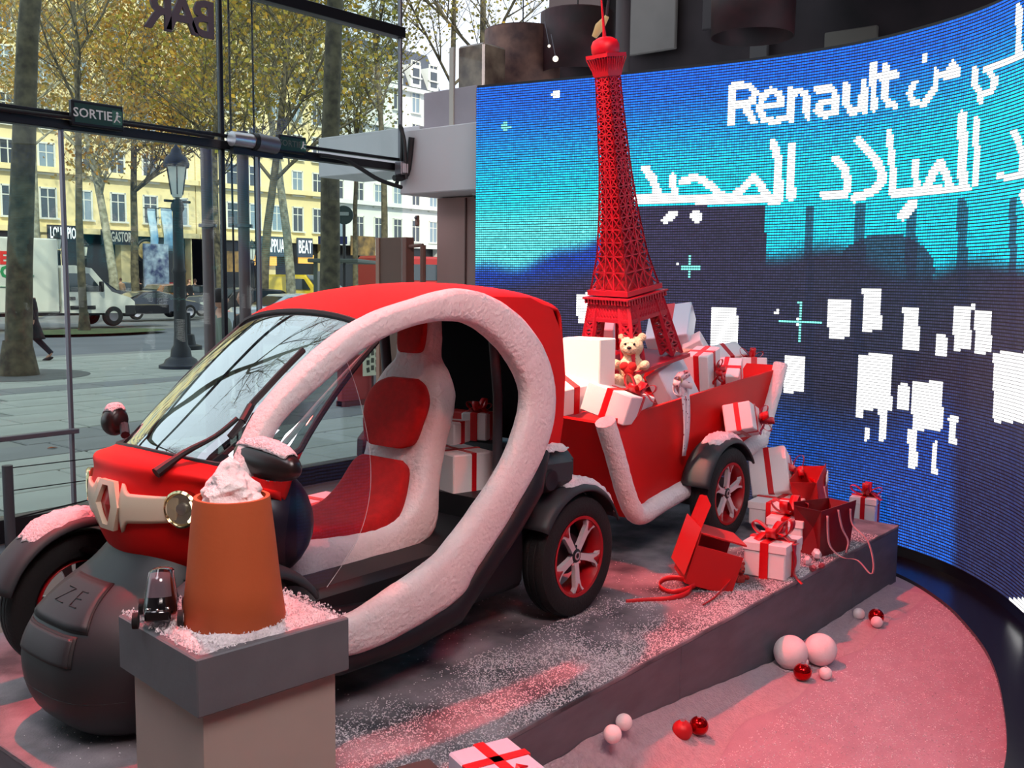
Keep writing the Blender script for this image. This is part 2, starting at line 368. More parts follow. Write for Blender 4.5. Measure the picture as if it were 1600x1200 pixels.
MB().tube([q[0], q[1]], .018, 8).build('top_rail', BRN, t); MB().tube([q[1], (q[1].x, q[1].y, FL)], .03, 8).build('post', BRN, t)
p1, p2 = on(594, 372, 'x', -3.62), on(641, 374, 'x', -3.62)
t = thing('display_board', 'tall plain brown board standing by the end of the glass wall', 'board', (-3.62, (p1.y + p2.y) / 2, FL))
MB().box((0, 0, (p1.z - FL) / 2), (.12, p2.y - p1.y, p1.z - FL), bev=.006).build('panel', BRN, t, smooth=False)
MB().box((.065, -(p2.y - p1.y) / 2 + .035, (p1.z - FL) / 2), (.02, .05, p1.z - FL)).build('edge_strip', mat('rosy_edge', (176, 132, 116), .6), t, smooth=False)
# ceiling, back walls
struct(MB().box((1.5, 3.2, 6.6), (12, 10, .2)).build('ceiling', mat('ceiling_dark', (80, 66, 76), .9), smooth=False))
struct(MB().box((0, 12, 15.4), (60, 26, 17)).build('wall_sun_block', mat('sun_block_stone', (170, 160, 140), .9), smooth=False))  # unseen block added above the room to keep sun off the near street
struct(MB().box((7.1, 1.4, 3.0), (.2, 11.4, 7)).build('wall_back', mat('wall_back_paint', (120, 112, 112), .9), smooth=False))  # unseen wall beyond the camera, put in to block the sky
struct(MB().box((1.5, 7.1, 3.0), (11.4, .2, 7)).build('wall_right', mat('wall_right_paint', (110, 90, 92), .9), smooth=False))  # likewise out of view, added to keep sky light out
# dark restaurant behind and above the screen
DKW = mat('dark_maroon_wall', (50, 40, 44), .8, rgb2=(24, 18, 22), vs=1.3)
wy0 = on(868, 60, 'x', -7.0).y
struct(MB().box((-7.0, (wy0 + 6.4) / 2, 3.2), (.2, 6.4 - wy0, 7.5)).build('wall_far', DKW, smooth=False))
struct(MB().box((-5.2, 1.9, 4.75), (4.4, 6.4, .1)).build('ceiling_low', mat('plum_ceiling', (120, 92, 112), .8), smooth=False))
def panel_px(x0, y0, x1, y1, X, name, m, label, cat):
    a, b = on(x0, y0, 'x', X), on(x1, y1, 'x', X); o = MB().box((X, (a.y + b.y) / 2, (a.z + b.z) / 2), (.06, abs(a.y - b.y), abs(a.z - b.z)), bev=.01).build(name, m, smooth=False); tag(o, label, cat); return o
PG = mat('pale_grey_panel', (128, 124, 120), .7, var=.15, vs=2)
panel_px(985, -30, 1056, 76, -6.8, 'wall_panel', PG, 'pale grey wall panel right of the tower top above the screen', 'panel')
panel_px(860, -30, 940, 45, -6.75, 'wall_panel', mat('warm_grey_panel', (118, 100, 96), .7), 'grey wall panel with dark gaps left of the tower top', 'panel')
panel_px(1175, 18, 1200, 92, -6.8, 'wall_panel', mat('dim_panel', (84, 80, 80), .7), 'narrow dim grey panel above the first letter on the screen', 'panel')
panel_px(1290, 52, 1370, 80, -6.8, 'wall_panel', mat('dim_panel2', (98, 96, 88), .7), 'wide low grey panel just over the curved top of the screen', 'panel')
panel_px(1100, -10, 1145, 40, -6.8, 'wall_panel', mat('dim_panel3', (58, 52, 54), .7), 'small dark panel high above the screen right of the tower', 'panel')
a = on(973, 60, 'x', -5.0)
o = MB().tube([(-5.0, a.y, 3.0), (-5.0, a.y, 4.7)], .075, 16).build('round_column', mat('column_grey', (86, 78, 80), .6)); tag(o, 'round grey column behind the top of the red tower', 'column')
for i, (x0, x1, yt, X, lab) in enumerate([(772, 864, 60, -5.2, 'mottled brown drum lampshade hanging left above the screen'), (857, 950, 33, -5.4, 'dark maroon drum lampshade just left of the tower top'), (1120, 1240, -35, -5.4, 'dark drum lampshade at the top edge right of the tower')]):
    a, b = on(x0, yt, 'x', X), on(x1, yt, 'x', X); r = abs(b.y - a.y) / 2
    t = thing('drum_lamp', lab, 'lamp', (X, (a.y + b.y) / 2, a.z), group='drum lampshades above the screen')
    sm = mat('mottled_shade', (128, 92, 78), .6, rgb2=(66, 40, 40), vs=4) if i == 0 else mat('maroon_shade', (62, 24, 30), .6, rgb2=(36, 16, 20), vs=4)
    MB().lathe([(r, 0), (r * .97, -.62)], 32).build('shade', sm, t, solid=.01); MB().lathe([(r, .01), (r, -.04), (r * .96, -.04)], 32).build('rim', mat('maroon_rim', (60, 20, 26), .5), t, solid=.01)
    MB().lathe([(0, -.3), (r * .96, -.3)], 32).build('diffuser', mat('shade_dark', (58, 42, 42), .8), t); MB().tube([(0, 0, -.1), (0, 0, .8)], .008, 6).build('cord', BLK, t)
for i, (px, py) in enumerate([(868, 92), (858, 72)]):
    p = on(px, py, 'x', -4.6); t = thing('glass_bulb_pendant', ['small clear glass bulb pendant between the two drum lampshades', 'tiny second glass drop above the bulb between the drum lampshades'][i], 'lamp', p)
    MB().ell((0, 0, 0), .03 if i == 0 else .016, 12, 8).build('bulb', mat('bulb_glow', (255, 244, 225), .3, emit=.9), t); MB().tube([(0, 0, .02), (0, -.06, .25)], .004, 6).build('wire', GREYM, t)
t = thing('angled_lampshade', 'small cream angled lampshade behind the antenna of the red tower', 'lamp', on(937, 42, 'x', -3.0))
MB().tube([(0, -.05, -.07), (0, .0, 0), (0, .07, .07)], [.022, .04, .018], 10).build('shade', mat('cream_shade', (214, 172, 116), .6, emit=.25), t); MB().tube([(0, .06, .06), (0, .12, .5)], .012, 6).build('arm', mat('maroon_arm', (70, 30, 34), .5), t)
# ------------------------------------------------------------ curved LED screen
ZT, ZB = 3.2, -.27
arc = [(-3.05, -2.78), (-3.30, -1.66), (-3.42, -1.0), (-3.50, -.25), (-3.46, .41), (-3.30, .90), (-3.04, 1.35), (-2.67, 1.71), (-2.30, 1.96), (-1.85, 2.20), (-1.3, 2.40), (-.6, 2.58), (.2, 2.66)]
ap = [np.array(p) for p in catmull(arc, 16)]
L = [0]
for i in range(1, len(ap)): L.append(L[-1] + float(np.linalg.norm(ap[i] - ap[i - 1])))
L = np.array(L); AP = np.array(ap)
pitch = .0205
NU, NV = int(L[-1] / pitch), int((ZT - ZB) / pitch)
us = np.linspace(0, L[-1], NU + 1); X = np.interp(us, L, AP[:, 0]); Y = np.interp(us, L, AP[:, 1]); Z = np.linspace(ZB, ZT, NV + 1)
verts = np.zeros((NU + 1, NV + 1, 3)); verts[..., 0] = X[:, None]; verts[..., 1] = Y[:, None]; verts[..., 2] = Z[None, :]
ii, jj = np.meshgrid(np.arange(NU), np.arange(NV), indexing='ij'); a = ii * (NV + 1) + jj
faces = np.stack([a, a + 1, a + NV + 2, a + NV + 1], -1).reshape(-1, 4)
cen = (verts[:-1, :-1] + verts[1:, 1:]) / 2; cen = cen.reshape(-1, 3)
d = cen - np.array((CX, CY, CZ)); zz = d @ np.array(FV); uu = FPX * (d @ np.array(RV)) / zz; vv = -FPX * (d @ np.array(UV)) / zz
# picture coordinates in which the content of the display was drawn up
PX = 800 + cr * uu - sr * vv; PY = 600 + sr * uu + cr * vv
def sm(x, a, b): t = np.clip((x - a) / (b - a), 0, 1); return t * t * (3 - 2 * t)
def lerp(c0, c1, t): return np.array(c0)[None, :] * (1 - t[:, None]) + np.array(c1)[None, :] * t[:, None]
rng = np.random.RandomState(3)
lift = (PX - 745) * .10 + np.clip(PX - 1300, 0, 400) ** 2 * .0009
h = sm(PY + lift, 150, 330)
colr = lerp((5, 92, 215), (10, 200, 228), h)
left = 1 - sm(PX, 900, 1000)
hs = np.sin(PX * .021) * 10 + np.sin(PX * .06) * 5
lt = sm(PY + hs * .5 + (PX - 740) * .12, 300, 370) * (PX < 960)
colr = colr * (1 - .55 * lt[:, None]) + np.array((150, 240, 225)) * .55 * lt[:, None]
dk = sm(PY + (PX - 790) * .22 + hs, 395, 425) * (PX < 1000)
colr = colr * (1 - dk[:, None]) + np.array((18, 55, 150)) * dk[:, None]
dk2 = sm(PY + (PX - 790) * .15, 425, 465)
navy = lerp((46, 42, 72), (38, 40, 62), sm(PX, 900, 1400))
m_mid = ((PX > 985) & (PX < 1196) & (PY > 322)).astype(float)
dk2 = np.where(PX < 985, dk2, np.where(PX < 1196, m_mid, sm(PY + 14 * np.sin(PX * .03) - (PX > 1440) * 0 + 18 * np.sin(PX * .011 + 1), 385, 425)))
colr = colr * (1 - dk2[:, None]) + navy * dk2[:, None]
streak = ((np.sin(PX * .16) + .7 * np.sin(PX * .071 + 1)) > .75) & (PX > 1240) & (PY > 325 - (PX - 1240) * .05)
colr[streak] = colr[streak] * .35 + np.array((28, 34, 60)) * .65
ell = ((PX - 1385) / 75) ** 2 + ((PY - 420) / 55) ** 2 < 1
colr[ell] = colr[ell] * .2 + np.array((36, 38, 62)) * .8
bl = sm(PY - 18 * np.sin(PX * .02), 600, 700) * (PX > 1195) * (1 - .75 * sm(PX, 1480, 1500)) * .9
colr = colr * (1 - bl[:, None]) + np.array((16, 66, 150)) * bl[:, None]
bb = sm(PY, 700, 850) * (PX > 1195) * (1 - sm(PX, 1480, 1500)) * .6
colr = colr * (1 - bb[:, None]) + np.array((20, 96, 200)) * bb[:, None]
colr *= (.86 + .28 * rng.rand(len(PX)))[:, None]
def white(mask, c=(255, 255, 255)): colr[mask] = c
def poly(pts, w):
    m = np.zeros(len(PX), bool)
    for (x0, y0), (x1, y1) in zip(pts[:-1], pts[1:]):
        dx, dy = x1 - x0, y1 - y0; t = np.clip(((PX - x0) * dx + (PY - y0) * dy) / (dx * dx + dy * dy + 1e-6), 0, 1)
        m |= np.hypot(PX - x0 - t * dx, PY - y0 - t * dy) < w / 2
    white(m)
for x0, x1, y0, y1 in [(1110, 1152, 480, 556), (1294, 1328, 469, 528), (1348, 1377, 450, 517), (1411, 1436, 481, 548), (1462, 1479, 520, 558), (1490, 1517, 480, 547), (1523, 1549, 484, 552), (1225, 1256, 556, 613), (1340, 1393, 553, 640), (1425, 1473, 596, 672), (1339, 1350, 630, 655), (1373, 1386, 630, 688), (1419, 1433, 670, 731), (1456, 1464, 690, 742), (1402, 1420, 600, 640), (1552, 1640, 550, 660), (902, 922, 458, 507), (938, 950, 475, 508), (1482, 1494, 665, 695), (1350, 1358, 670, 688), (1578, 1600, 935, 972)]:
    white((PX > x0) & (PX < x1) & (PY > y0) & (PY < y1))
for x, y, r in [(869, 148, 7), (1078, 418, 4), (1250, 503, 6), (875, 512, 3), (790, 198, 3), (1215, 488, 4), (1060, 411, 2), (1520, 480, 5), (1490, 655, 8)]:
    white(np.hypot(PX - x, PY - y) < r)
for x, y, w_, h_ in [(1250, 503, 34, 34), (1078, 418, 15, 18), (790, 198, 8, 8)]:
    m = ((abs(PX - x) < w_) & (abs(PY - y) < 2.6)) | ((abs(PY - y) < h_) & (abs(PX - x) < 2.6)); white(m, (120, 225, 215))
S = lambda L_: [(1050 + a / 2.909, b / 2.909) for a, b in L_]
for st in [[(272, 560), (278, 392)], [(278, 392), (350, 388), (377, 420), (362, 465), (285, 482)], [(330, 482), (372, 552)],
           [(408, 484), (500, 476), (490, 430), (450, 410), (410, 440), (400, 500), (422, 545), (470, 552), (503, 535)],
           [(540, 540), (540, 412)], [(540, 445), (578, 410), (608, 430), (615, 530)],
           [(660, 410), (720, 398), (742, 430), (742, 512)], [(742, 500), (690, 525), (660, 500), (680, 465), (738, 458)],
           [(790, 385), (790, 470), (820, 510), (862, 488), (872, 378)], [(872, 380), (874, 500)], [(916, 292), (916, 492)], [(970, 300), (970, 450), (990, 478), (1012, 476)], [(945, 350), (1022, 336)]]:
    poly(S(st), 11)
for st in [[(1200, 320), (1196, 400), (1150, 468), (1100, 472), (1082, 425), (1102, 375)], [(1200, 350), (1250, 335), (1280, 285), (1300, 330), (1240, 345)], [(1148, 250), (1148, 268)],
           [(1378, 320), (1370, 380), (1405, 435), (1450, 420), (1472, 360), (1430, 318), (1500, 282), (1620, 240)], [(1578, 30), (1575, 250)], [(1400, 455), (1402, 462)]]:
    poly(S(st), 10)
for st, w in [([(1009, 264), (1020, 280), (1028, 303)], 13), ([(996, 311), (1218, 311)], 15), ([(1050, 276), (1054, 305)], 11), ([(1067, 284), (1084, 277), (1102, 283), (1118, 298), (1135, 308)], 12),
              ([(1150, 305), (1165, 290), (1178, 277), (1190, 292), (1198, 306)], 13), ([(1209, 224), (1216, 250), (1216, 308)], 14), ([(1237, 228), (1236, 309)], 13),
              ([(1040, 344), (1052, 335)], 13), ([(1088, 337), (1088.5, 338)], 19),
              ([(1307, 248), (1321, 266), (1325, 290), (1318, 306), (1287, 304)], 13), ([(1342, 221), (1358, 237), (1376, 262), (1380, 280), (1362, 300), (1334, 310)], 14), ([(1389, 208), (1394, 248), (1395, 300)], 11),
              ([(1394, 302), (1512, 294)], 13), ([(1430, 252), (1432, 296)], 11), ([(1448, 294), (1462, 262), (1470, 254), (1484, 289)], 13), ([(1504, 180), (1504, 292)], 15), ([(1526, 186), (1525, 288)], 10),
              ([(1426, 320), (1411, 336)], 17), ([(1585, 206), (1598, 240), (1598, 275), (1562, 276)], 11), ([(1600, 305), (1606, 315)], 16)]:
    poly(st, w)
lin = np.where(colr / 255 <= .04045, colr / 255 / 12.92, ((np.clip(colr, 0, 255) / 255 + .055) / 1.055) ** 2.4)
me = bpy.data.meshes.new('display'); me.vertices.add(verts.reshape(-1, 3).shape[0]); me.vertices.foreach_set('co', verts.reshape(-1))
me.loops.add(len(faces) * 4); me.loops.foreach_set('vertex_index', faces.reshape(-1)); me.polygons.add(len(faces)); me.polygons.foreach_set('loop_start', np.arange(len(faces)) * 4)
me.update(calc_edges=True)
at = me.color_attributes.new('picture', 'FLOAT_COLOR', 'CORNER'); cc = np.ones((len(faces), 4, 4)); cc[:, :, :3] = lin[:, None, :]; at.data.foreach_set('color', cc.reshape(-1))
uvl = me.uv_layers.new(name='cells'); uvv = np.stack([np.stack([ii, jj], -1), np.stack([ii, jj + 1], -1), np.stack([ii + 1, jj + 1], -1), np.stack([ii + 1, jj], -1)], -2).reshape(-1, 2).astype(float)
uvl.data.foreach_set('uv', uvv.reshape(-1))
sc_root = thing('led_screen', 'tall curved blue LED video wall with white Arabic lettering behind the trailer', 'screen', (0, 0, 0))
m = bpy.data.materials.new('led_cells'); m.use_nodes = True; n = m.node_tree.nodes; l = m.node_tree.links; p = n['Principled BSDF']
p.inputs['Base Color'].default_value = (.012, .012, .016, 1); p.inputs['Roughness'].default_value = .6
va = n.new('ShaderNodeVertexColor'); va.layer_name = 'picture'; l.new(va.outputs[0], p.inputs['Emission Color'])
uv = n.new('ShaderNodeUVMap'); uv.uv_map = 'cells'; sp = n.new('ShaderNodeSeparateXYZ'); l.new(uv.outputs[0], sp.inputs[0])
def mth(op, a, b=None):
    q = n.new('ShaderNodeMath'); q.operation = op
    for i, x in enumerate((a, b)):
        if x is None: continue
        if isinstance(x, (int, float)): q.inputs[i].default_value = x
        else: l.new(x, q.inputs[i])
    return q.outputs[0]
fy = mth('ABSOLUTE', mth('SUBTRACT', mth('FRACT', sp.outputs[1]), .5)); fx = mth('ABSOLUTE', mth('SUBTRACT', mth('FRACT', sp.outputs[0]), .5))
my = mth('LESS_THAN', fy, .31); mx_ = mth('ADD', mth('MULTIPLY', mth('LESS_THAN', fx, .34), .55), .45)
bw = n.new('ShaderNodeRGBToBW'); l.new(va.outputs[0], bw.inputs[0])
hot = mth('GREATER_THAN', bw.outputs[0], .8)
dots = mth('MULTIPLY', my, mx_)
st = mth('ADD', mth('MULTIPLY', dots, mth('ADD', mth('MULTIPLY', hot, .9), 2.0)), mth('MULTIPLY', hot, .55))
l.new(st, p.inputs['Emission Strength'])
m.cycles.emission_sampling = 'NONE'; me.materials.append(m); do = bpy.data.objects.new('display', me); COL.objects.link(do); do.parent = sc_root
hb = MB(); off = .16
nrm = []
for i in range(len(AP)):
    tg = AP[min(i + 1, len(AP) - 1)] - AP[max(i - 1, 0)]; tg /= np.linalg.norm(tg); nrm.append((-tg[1], tg[0]))
    # left of travel points outwards (away from the room)
prof = [(.012, ZB - .0), (.012, ZT + .02), (off, ZT + .02), (off, ZB)]
for (i) in range(len(AP)):
    for (dd, z) in prof: hb.v.append((AP[i][0] + nrm[i][0] * dd, AP[i][1] + nrm[i][1] * dd, z))
for i in range(len(AP) - 1):
    for k in range(4): hb.f.append((i * 4 + k, i * 4 + (k + 1) % 4, i * 4 + 4 + (k + 1) % 4, i * 4 + 4 + k))
hb.f.append((0, 1, 2, 3)); e = (len(AP) - 1) * 4; hb.f.append((e, e + 3, e + 2, e + 1))
hb.build('screen_housing', BLK, sc_root, smooth=False)
pl = MB()
for i in range(len(AP)):
    for (dd, z) in [(-.30, FL), (-.30, FL + .035), (.012, FL + .035), (.0, ZB), (off, ZB), (off, FL)]: pl.v.append((AP[i][0] + nrm[i][0] * dd, AP[i][1] + nrm[i][1] * dd, z))
for i in range(len(AP) - 1):
    for k in range(6): pl.f.append((i * 6 + k, i * 6 + (k + 1) % 6, i * 6 + 6 + (k + 1) % 6, i * 6 + 6 + k))
pl.f.append((0, 1, 2, 3, 4, 5)); pl.build('plinth', mat('gloss_black_plinth', (14, 14, 18), .25, spec=.6), sc_root, smooth=False)
# ------------------------------------------------------------ platform
PLM = mat('grey_painted_wood', (98, 100, 108), .6, var=.22, vs=5, bump=.05, bs=30, stretch=(1, 1, 3))
plat = thing('platform', 'long low grey wooden display platform carrying the little car and its trailer', 'platform', (0, 0, 0))
PX0, PX1, PY0, PY1 = -2.75, 2.27, -1.15, 1.12
MB().box(((PX0 + PX1) / 2, (PY0 + PY1) / 2, -.01), (PX1 - PX0, PY1 - PY0, .02), bev=.003).build('deck', mat('scuffed_grey_deck', (150, 142, 148), .75, rgb2=(62, 64, 70), vs=3.2, bump=.25, bs=120), plat, smooth=False)
for xa, xb in [(PX0, -2.0), (-2.0, -.02), (-.02, PX1)]:
    MB().box(((xa + xb) / 2, PY1 - .012, (FL - .02) / 2), (xb - xa - .004, .02, -FL - .02), bev=.002).build('side_panel', PLM, plat, smooth=False)
MB().box((PX0 + .012, (PY0 + PY1) / 2, (FL - .02) / 2), (.02, PY1 - PY0 - .05, -FL - .02)).build('end_panel', PLM, plat, smooth=False)
MB().box((PX1 - .012, (PY0 + PY1) / 2, (FL - .02) / 2), (.02, PY1 - PY0 - .05, -FL - .02)).build('end_panel', PLM, plat, smooth=False)
MB().box(((PX0 + PX1) / 2, PY0 + .012, (FL - .02) / 2), (PX1 - PX0, .02, -FL - .02)).build('side_panel', PLM, plat, smooth=False)
# loose snow: tiny grains heaped where the photo shows drifts
def grains(name, n, fn, label, seed, s0=.0011, s1=.0034, base=None):
    rn = random.Random(seed); m = MB()
    for _ in range(n):
        p = fn(rn)
        if p is None: continue
        s = rn.uniform(s0, s1); a = rn.uniform(0, 6.28)
        vs = [(p[0] + s * math.cos(a + k * 2.1) * 1.3, p[1] + s * math.sin(a + k * 2.1) * 1.3, p[2]) for k in range(3)] + [(p[0], p[1], p[2] + s * 1.3)]
        m.add(vs, [(0, 1, 3), (1, 2, 3), (2, 0, 3)])
    o = m.build(name, SNOWM, smooth=False, merge=False); tag(o, label, 'snow', kind='stuff'); return o
def plat_snow(r):
    x = r.uniform(-2.4, 2.1); y = r.uniform(.56, 1.115)
    d = noise.noise(Vector((x * 2.2, y * 3, 0))) + .45 * noise.noise(Vector((x * 7, y * 7, 2)))
    edge = max(0, 1 - (1.115 - y) / .26) * (1 if x < 1.0 else .4)
    q = .12 + d * .75 + edge * .95 + (.25 if .2 < x < 2 else 0)
    if x < -1.4: q *= .5
    return (x, y, .0008) if r.random() < q else None
grains('loose_snow', 60000, plat_snow, 'loose artificial snow scattered over the platform beside the car', 4)
def deck2(r):
    x = r.uniform(-.9, 2.2); y = r.uniform(-.2, .7); d = noise.noise(Vector((x * 3, y * 3, 5)))
    return (x, y, .0008) if r.random() < .12 + d * .4 else None
grains('loose_snow', 6000, deck2, 'sparse artificial snow under the little car', 6)
# snow bank on the disc floor along the platform
def bank(u, v):
    x = -2.6 + u * 4.9; w = .15 + .05 * noise.noise(Vector((x * 2.3, 0, 0))); k = 1 - v
    hgt = (.015 + .17 * min(1, max(0, (x + .9) / 1.5))) * (k ** 1.5) + .012 * noise.noise(Vector((x * 8, v * 4, 1))) * k
    return (x, 1.121 + v * w * 1.6, FL + .013 + max(0, hgt))
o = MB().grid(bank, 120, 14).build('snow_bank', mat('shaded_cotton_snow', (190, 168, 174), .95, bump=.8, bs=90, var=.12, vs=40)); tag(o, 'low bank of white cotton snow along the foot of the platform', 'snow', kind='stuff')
def disc_snow(r):
    x = r.uniform(-2.6, 2.4); y = r.uniform(1.4, 2.45)
    return (x, y, FL + .013)
grains('snow_granules', 16000, disc_snow, 'fine snow granules over the round white floor', 9, .0015, .004)

# ------------------------------------------------------------ wheels
def wheel(parent, c, R, w, side, phase=0, steer=0):
    # side +1: outer face toward +y
    Mx = Matrix.Translation(c) @ Matrix.Rotation(steer, 4, 'Z') @ Matrix.Rotation(-PI / 2 * side, 4, 'X')
    h = w / 2; rr = R * .655
    pr = [(rr * .98, -h * .8), (rr * 1.03, -h * .95), (R * .86, -h), (R * .965, -h * .82), (R, -h * .55), (R, -h * .3), (R * .988, -h * .28), (R * .988, -h * .2), (R, -h * .18), (R, h * .18), (R * .988, h * .2), (R * .988, h * .28), (R, h * .3), (R, h * .55), (R * .965, h * .82), (R * .86, h), (R * .74, h * .98), (rr * 1.04, h * .9), (rr * .98, h * .78)]
    ty = MB().lathe(pr, 64, Mx, closed=True).build('tyre', TYRE, parent, ang=30)
    MB().lathe([(rr * .99, h * .82), (rr * 1.01, h * .9), (rr * .95, h * .88), (rr * .90, h * .55), (rr * .86, 0), (rr * .9, -h * .8)], 48, Mx).build('rim', REDW, ty, solid=.004)
    MB().lathe([(0, -h * .05), (rr * .5, -h * .05), (rr * .52, -h * .3)], 32, Mx).build('brake_disc', mat('brake_dark', (40, 30, 34), .5), ty)
    sp = MB(); sw = MB()
    for k in range(5):
        a = phase + k * 2 * PI / 5
        f = MB()
        def P2(r, t, z): return Mx @ Vector((r * math.cos(a + t), r * math.sin(a + t), z))
        z0, z1 = h * .55, h * .80
        rows = [(.03, .62, z0 + .006), (rr * .35, .26, z0 + .010), (rr * .62, .17, z0 + .012), (rr * .80, .17, z1), (rr * .97, .30, z1)]
        for r_, t_, z_ in rows:
            for t2, dz in ((-t_, -.022), (-t_, 0), (t_, 0), (t_, -.022)): f.v.append(tuple(P2(r_, t2 * (.9), z_ + dz)))
        for i in range(4):
            for q in range(4): f.f.append((i * 4 + q, i * 4 + (q + 1) % 4, i * 4 + 4 + (q + 1) % 4, i * 4 + 4 + q))
        f.f.append((0, 1, 2, 3)); f.f.append((16, 19, 18, 17))
        f.build('spoke', mat('spoke_silver', (214, 206, 210), .4, metal=.25, spec=.6), ty, ang=30)
        g = MB()
        rw = [(rr * .70, .02), (rr * .80, .07), (rr * .955, .16)]
        for r_, t_ in rw:
            z_ = z0 + .0125 if r_ < rr * .7 else z1 + .0015
            g.v += [tuple(P2(r_, -t_, z_)), tuple(P2(r_, t_, z_))]
        g.f = [(0, 1, 3, 2), (2, 3, 5, 4)]; g.build('spoke_inset', REDW, ty, solid=.003)
        MB().lathe([(0, .0), (.007, 0), (.007, -.01)], 8, Mx @ Matrix.Rotation(a + .63, 4, 'Z') @ Matrix.Translation((rr * .24, 0, h * .62))).build('wheel_nut', CHROME, ty)
    MB().lathe([(0, h * .72), (.022, h * .72), (.03, h * .68), (.036, h * .6), (.04, h * .4)], 24, Mx).build('hub_cap', BLK, ty)
    MB().lathe([(.012, h * .725), (.02, h * .725)], 24, Mx).build('badge_ring', SILV, ty, solid=.002)
    return ty
def fender(parent, c, R, w, a0, a1, side, name='fender', m=DGR, snow=(None, None)):
    def fn(u, v):
        a = a0 + (a1 - a0) * u; s = (v - .5) * 2; rr = R + .035 - .03 * abs(s) ** 4 - .012 * math.sin(PI * u) * 0
        return (c[0] + rr * math.cos(a), c[1] + s * w / 2, c[2] + rr * math.sin(a))
    f = MB().grid(fn, 24, 8).build(name, m, parent, solid=.012)
    if snow[0] is not None:
        def fs(u, v):
            a = snow[0] + (snow[1] - snow[0]) * u; s = (v - .5) * 2; e = min(1, 6 * min(u, 1 - u, v + .02, 1.02 - v))
            rr = R + .043 - .03 * abs(s) ** 4 + (.016 + .010 * noise.noise(Vector((a * 14, s * 5, 3)))) * e
            ed = .06 * noise.noise(Vector((s * 3, u * 9, 1)))
            return (c[0] + rr * math.cos(a + ed * (0 if .1 < u < .9 else 1)), c[1] + s * w * .44 * (.9 + .12 * noise.noise(Vector((u * 7, 4 + s, 0)))), c[2] + rr * math.sin(a + ed * (0 if .1 < u < .9 else 1)))
        MB().grid(fs, 40, 12).build('snow_cap', SNOWM, f, solid=.004)
    return f

# ------------------------------------------------------------ the little car (nose toward +X, centre line y = 0)
car = thing('microcar', 'open red two-seat microcar with white fleece door frame and black wheels', 'car', (0, 0, 0))
wheel(car, (0, .53, .28), .28, .14, 1, .35)
wheel(car, (0, -.53, .28), .28, .14, -1, .2)
wheel(car, (1.78, -.53, .275), .275, .13, -1, .1, -.08)
wheel(car, (1.76, .50, .275), .275, .13, 1, .3, -.08)
fender(car, (0, .53, .28), .30, .17, PI * .87, PI * .17, 1, snow=(PI * .83, PI * .42))
fender(car, (0, -.53, .28), .30, .17, PI * .87, PI * .17, 1)
fender(car, (1.78, -.53, .275), .30, .19, PI * .80, PI * .10, 1, snow=(PI * .62, PI * .30))
fender(car, (1.76, .50, .275), .30, .19, PI * .80, PI * .10, 1)
# body pod surface S(t, s): rows of control data (x, z, half width, edge depth, inward x, inward z)
rows = [(1.60, .475, .24, .30, -1, .15), (1.78, .50, .33, .34, -1, .12), (1.86, .565, .38, .38, -1, .08), (1.905, .66, .415, .41, -1, .03), (1.92, .76, .435, .42, -1, 0), (1.90, .85, .45, .40, -.98, -.1),
        (1.875, .905, .475, .34, -.9, -.3), (1.76, .945, .475, .28, -.75, -.55), (1.58, 1.075, .465, .19, -.6, -.75), (1.38, 1.22, .45, .14, -.55, -.83), (1.18, 1.35, .435, .11, -.45, -.9),
        (1.02, 1.425, .44, .085, -.25, -.97), (.80, 1.478, .45, .085, -.1, -1), (.5, 1.505, .455, .085, 0, -1), (.25, 1.50, .455, .08, .05, -1), (.05, 1.475, .45, .08, .2, -1), (-.05, 1.42, .45, .07, .8, -.6), (-.06, 1.28, .47, .07, 1, -.2), (-.05, 1.0, .48, .07, 1, 0), (-.02, .78, .47, .07, 1, 0)]
RW = np.array(catmull(rows, 8)); NT = len(RW) - 1
def S(t, s, off=0):
    f = min(max(t * NT, 0), NT - 1e-6); i = int(f); r = RW[i] * (1 - (f - i)) + RW[i + 1] * (f - i)
    x, z, w, D, ix, iz = r; a = s * PI / 2 * .96; k = 1 - math.cos(a)
    n = Vector((ix, 0, iz)).normalized()
    p = Vector((x, 0, z)) + n * (D * k) + Vector((0, w * math.sin(a), 0))
    if off:
        e = Vector((-n.x * math.cos(a), math.sin(a) * .8, -n.z * math.cos(a))).normalized(); p = p + e * off
    return p
T = lambda k: k / (len(rows) - 1)
WSB, WST = T(6.75), T(10.55)
def wsb(s): return WSB + (abs(s) ** 2.4) * T(1.35)
def wst(s): return WST - (abs(s) ** 3) * T(.25)
SL = .86; SLP = .97
def cl(s): return max(-SL, min(SLP, s))
body = MB().grid(lambda u, v: S(u * wsb(cl(v * 2 - 1)), v * 2 - 1), 54, 40).build('bonnet', RED, car, solid=.014)
for sg in (-1,):
    MB().grid(lambda u, v: S(wsb(SL) + (wst(SL) - wsb(SL)) * u, sg * (SL + (1 - SL) * v)), 40, 5).build('pillar', RED, car, solid=.016)
MB().grid(lambda u, v: S(wst(cl(v * 2 - 1)) + (1 - wst(cl(v * 2 - 1))) * u, v * 2 - 1), 80, 36).build('roof_shell', RED, car, solid=.016)
wsg = glassmat('windscreen_glass', (206, 216, 216), .30)
wss = lambda v: -SL + (SL + SLP) * v
ws = MB().grid(lambda u, v: S(wsb(wss(v)) + (wst(wss(v)) - wsb(wss(v))) * u, wss(v), -.003), 30, 30).build('windscreen', wsg, car)
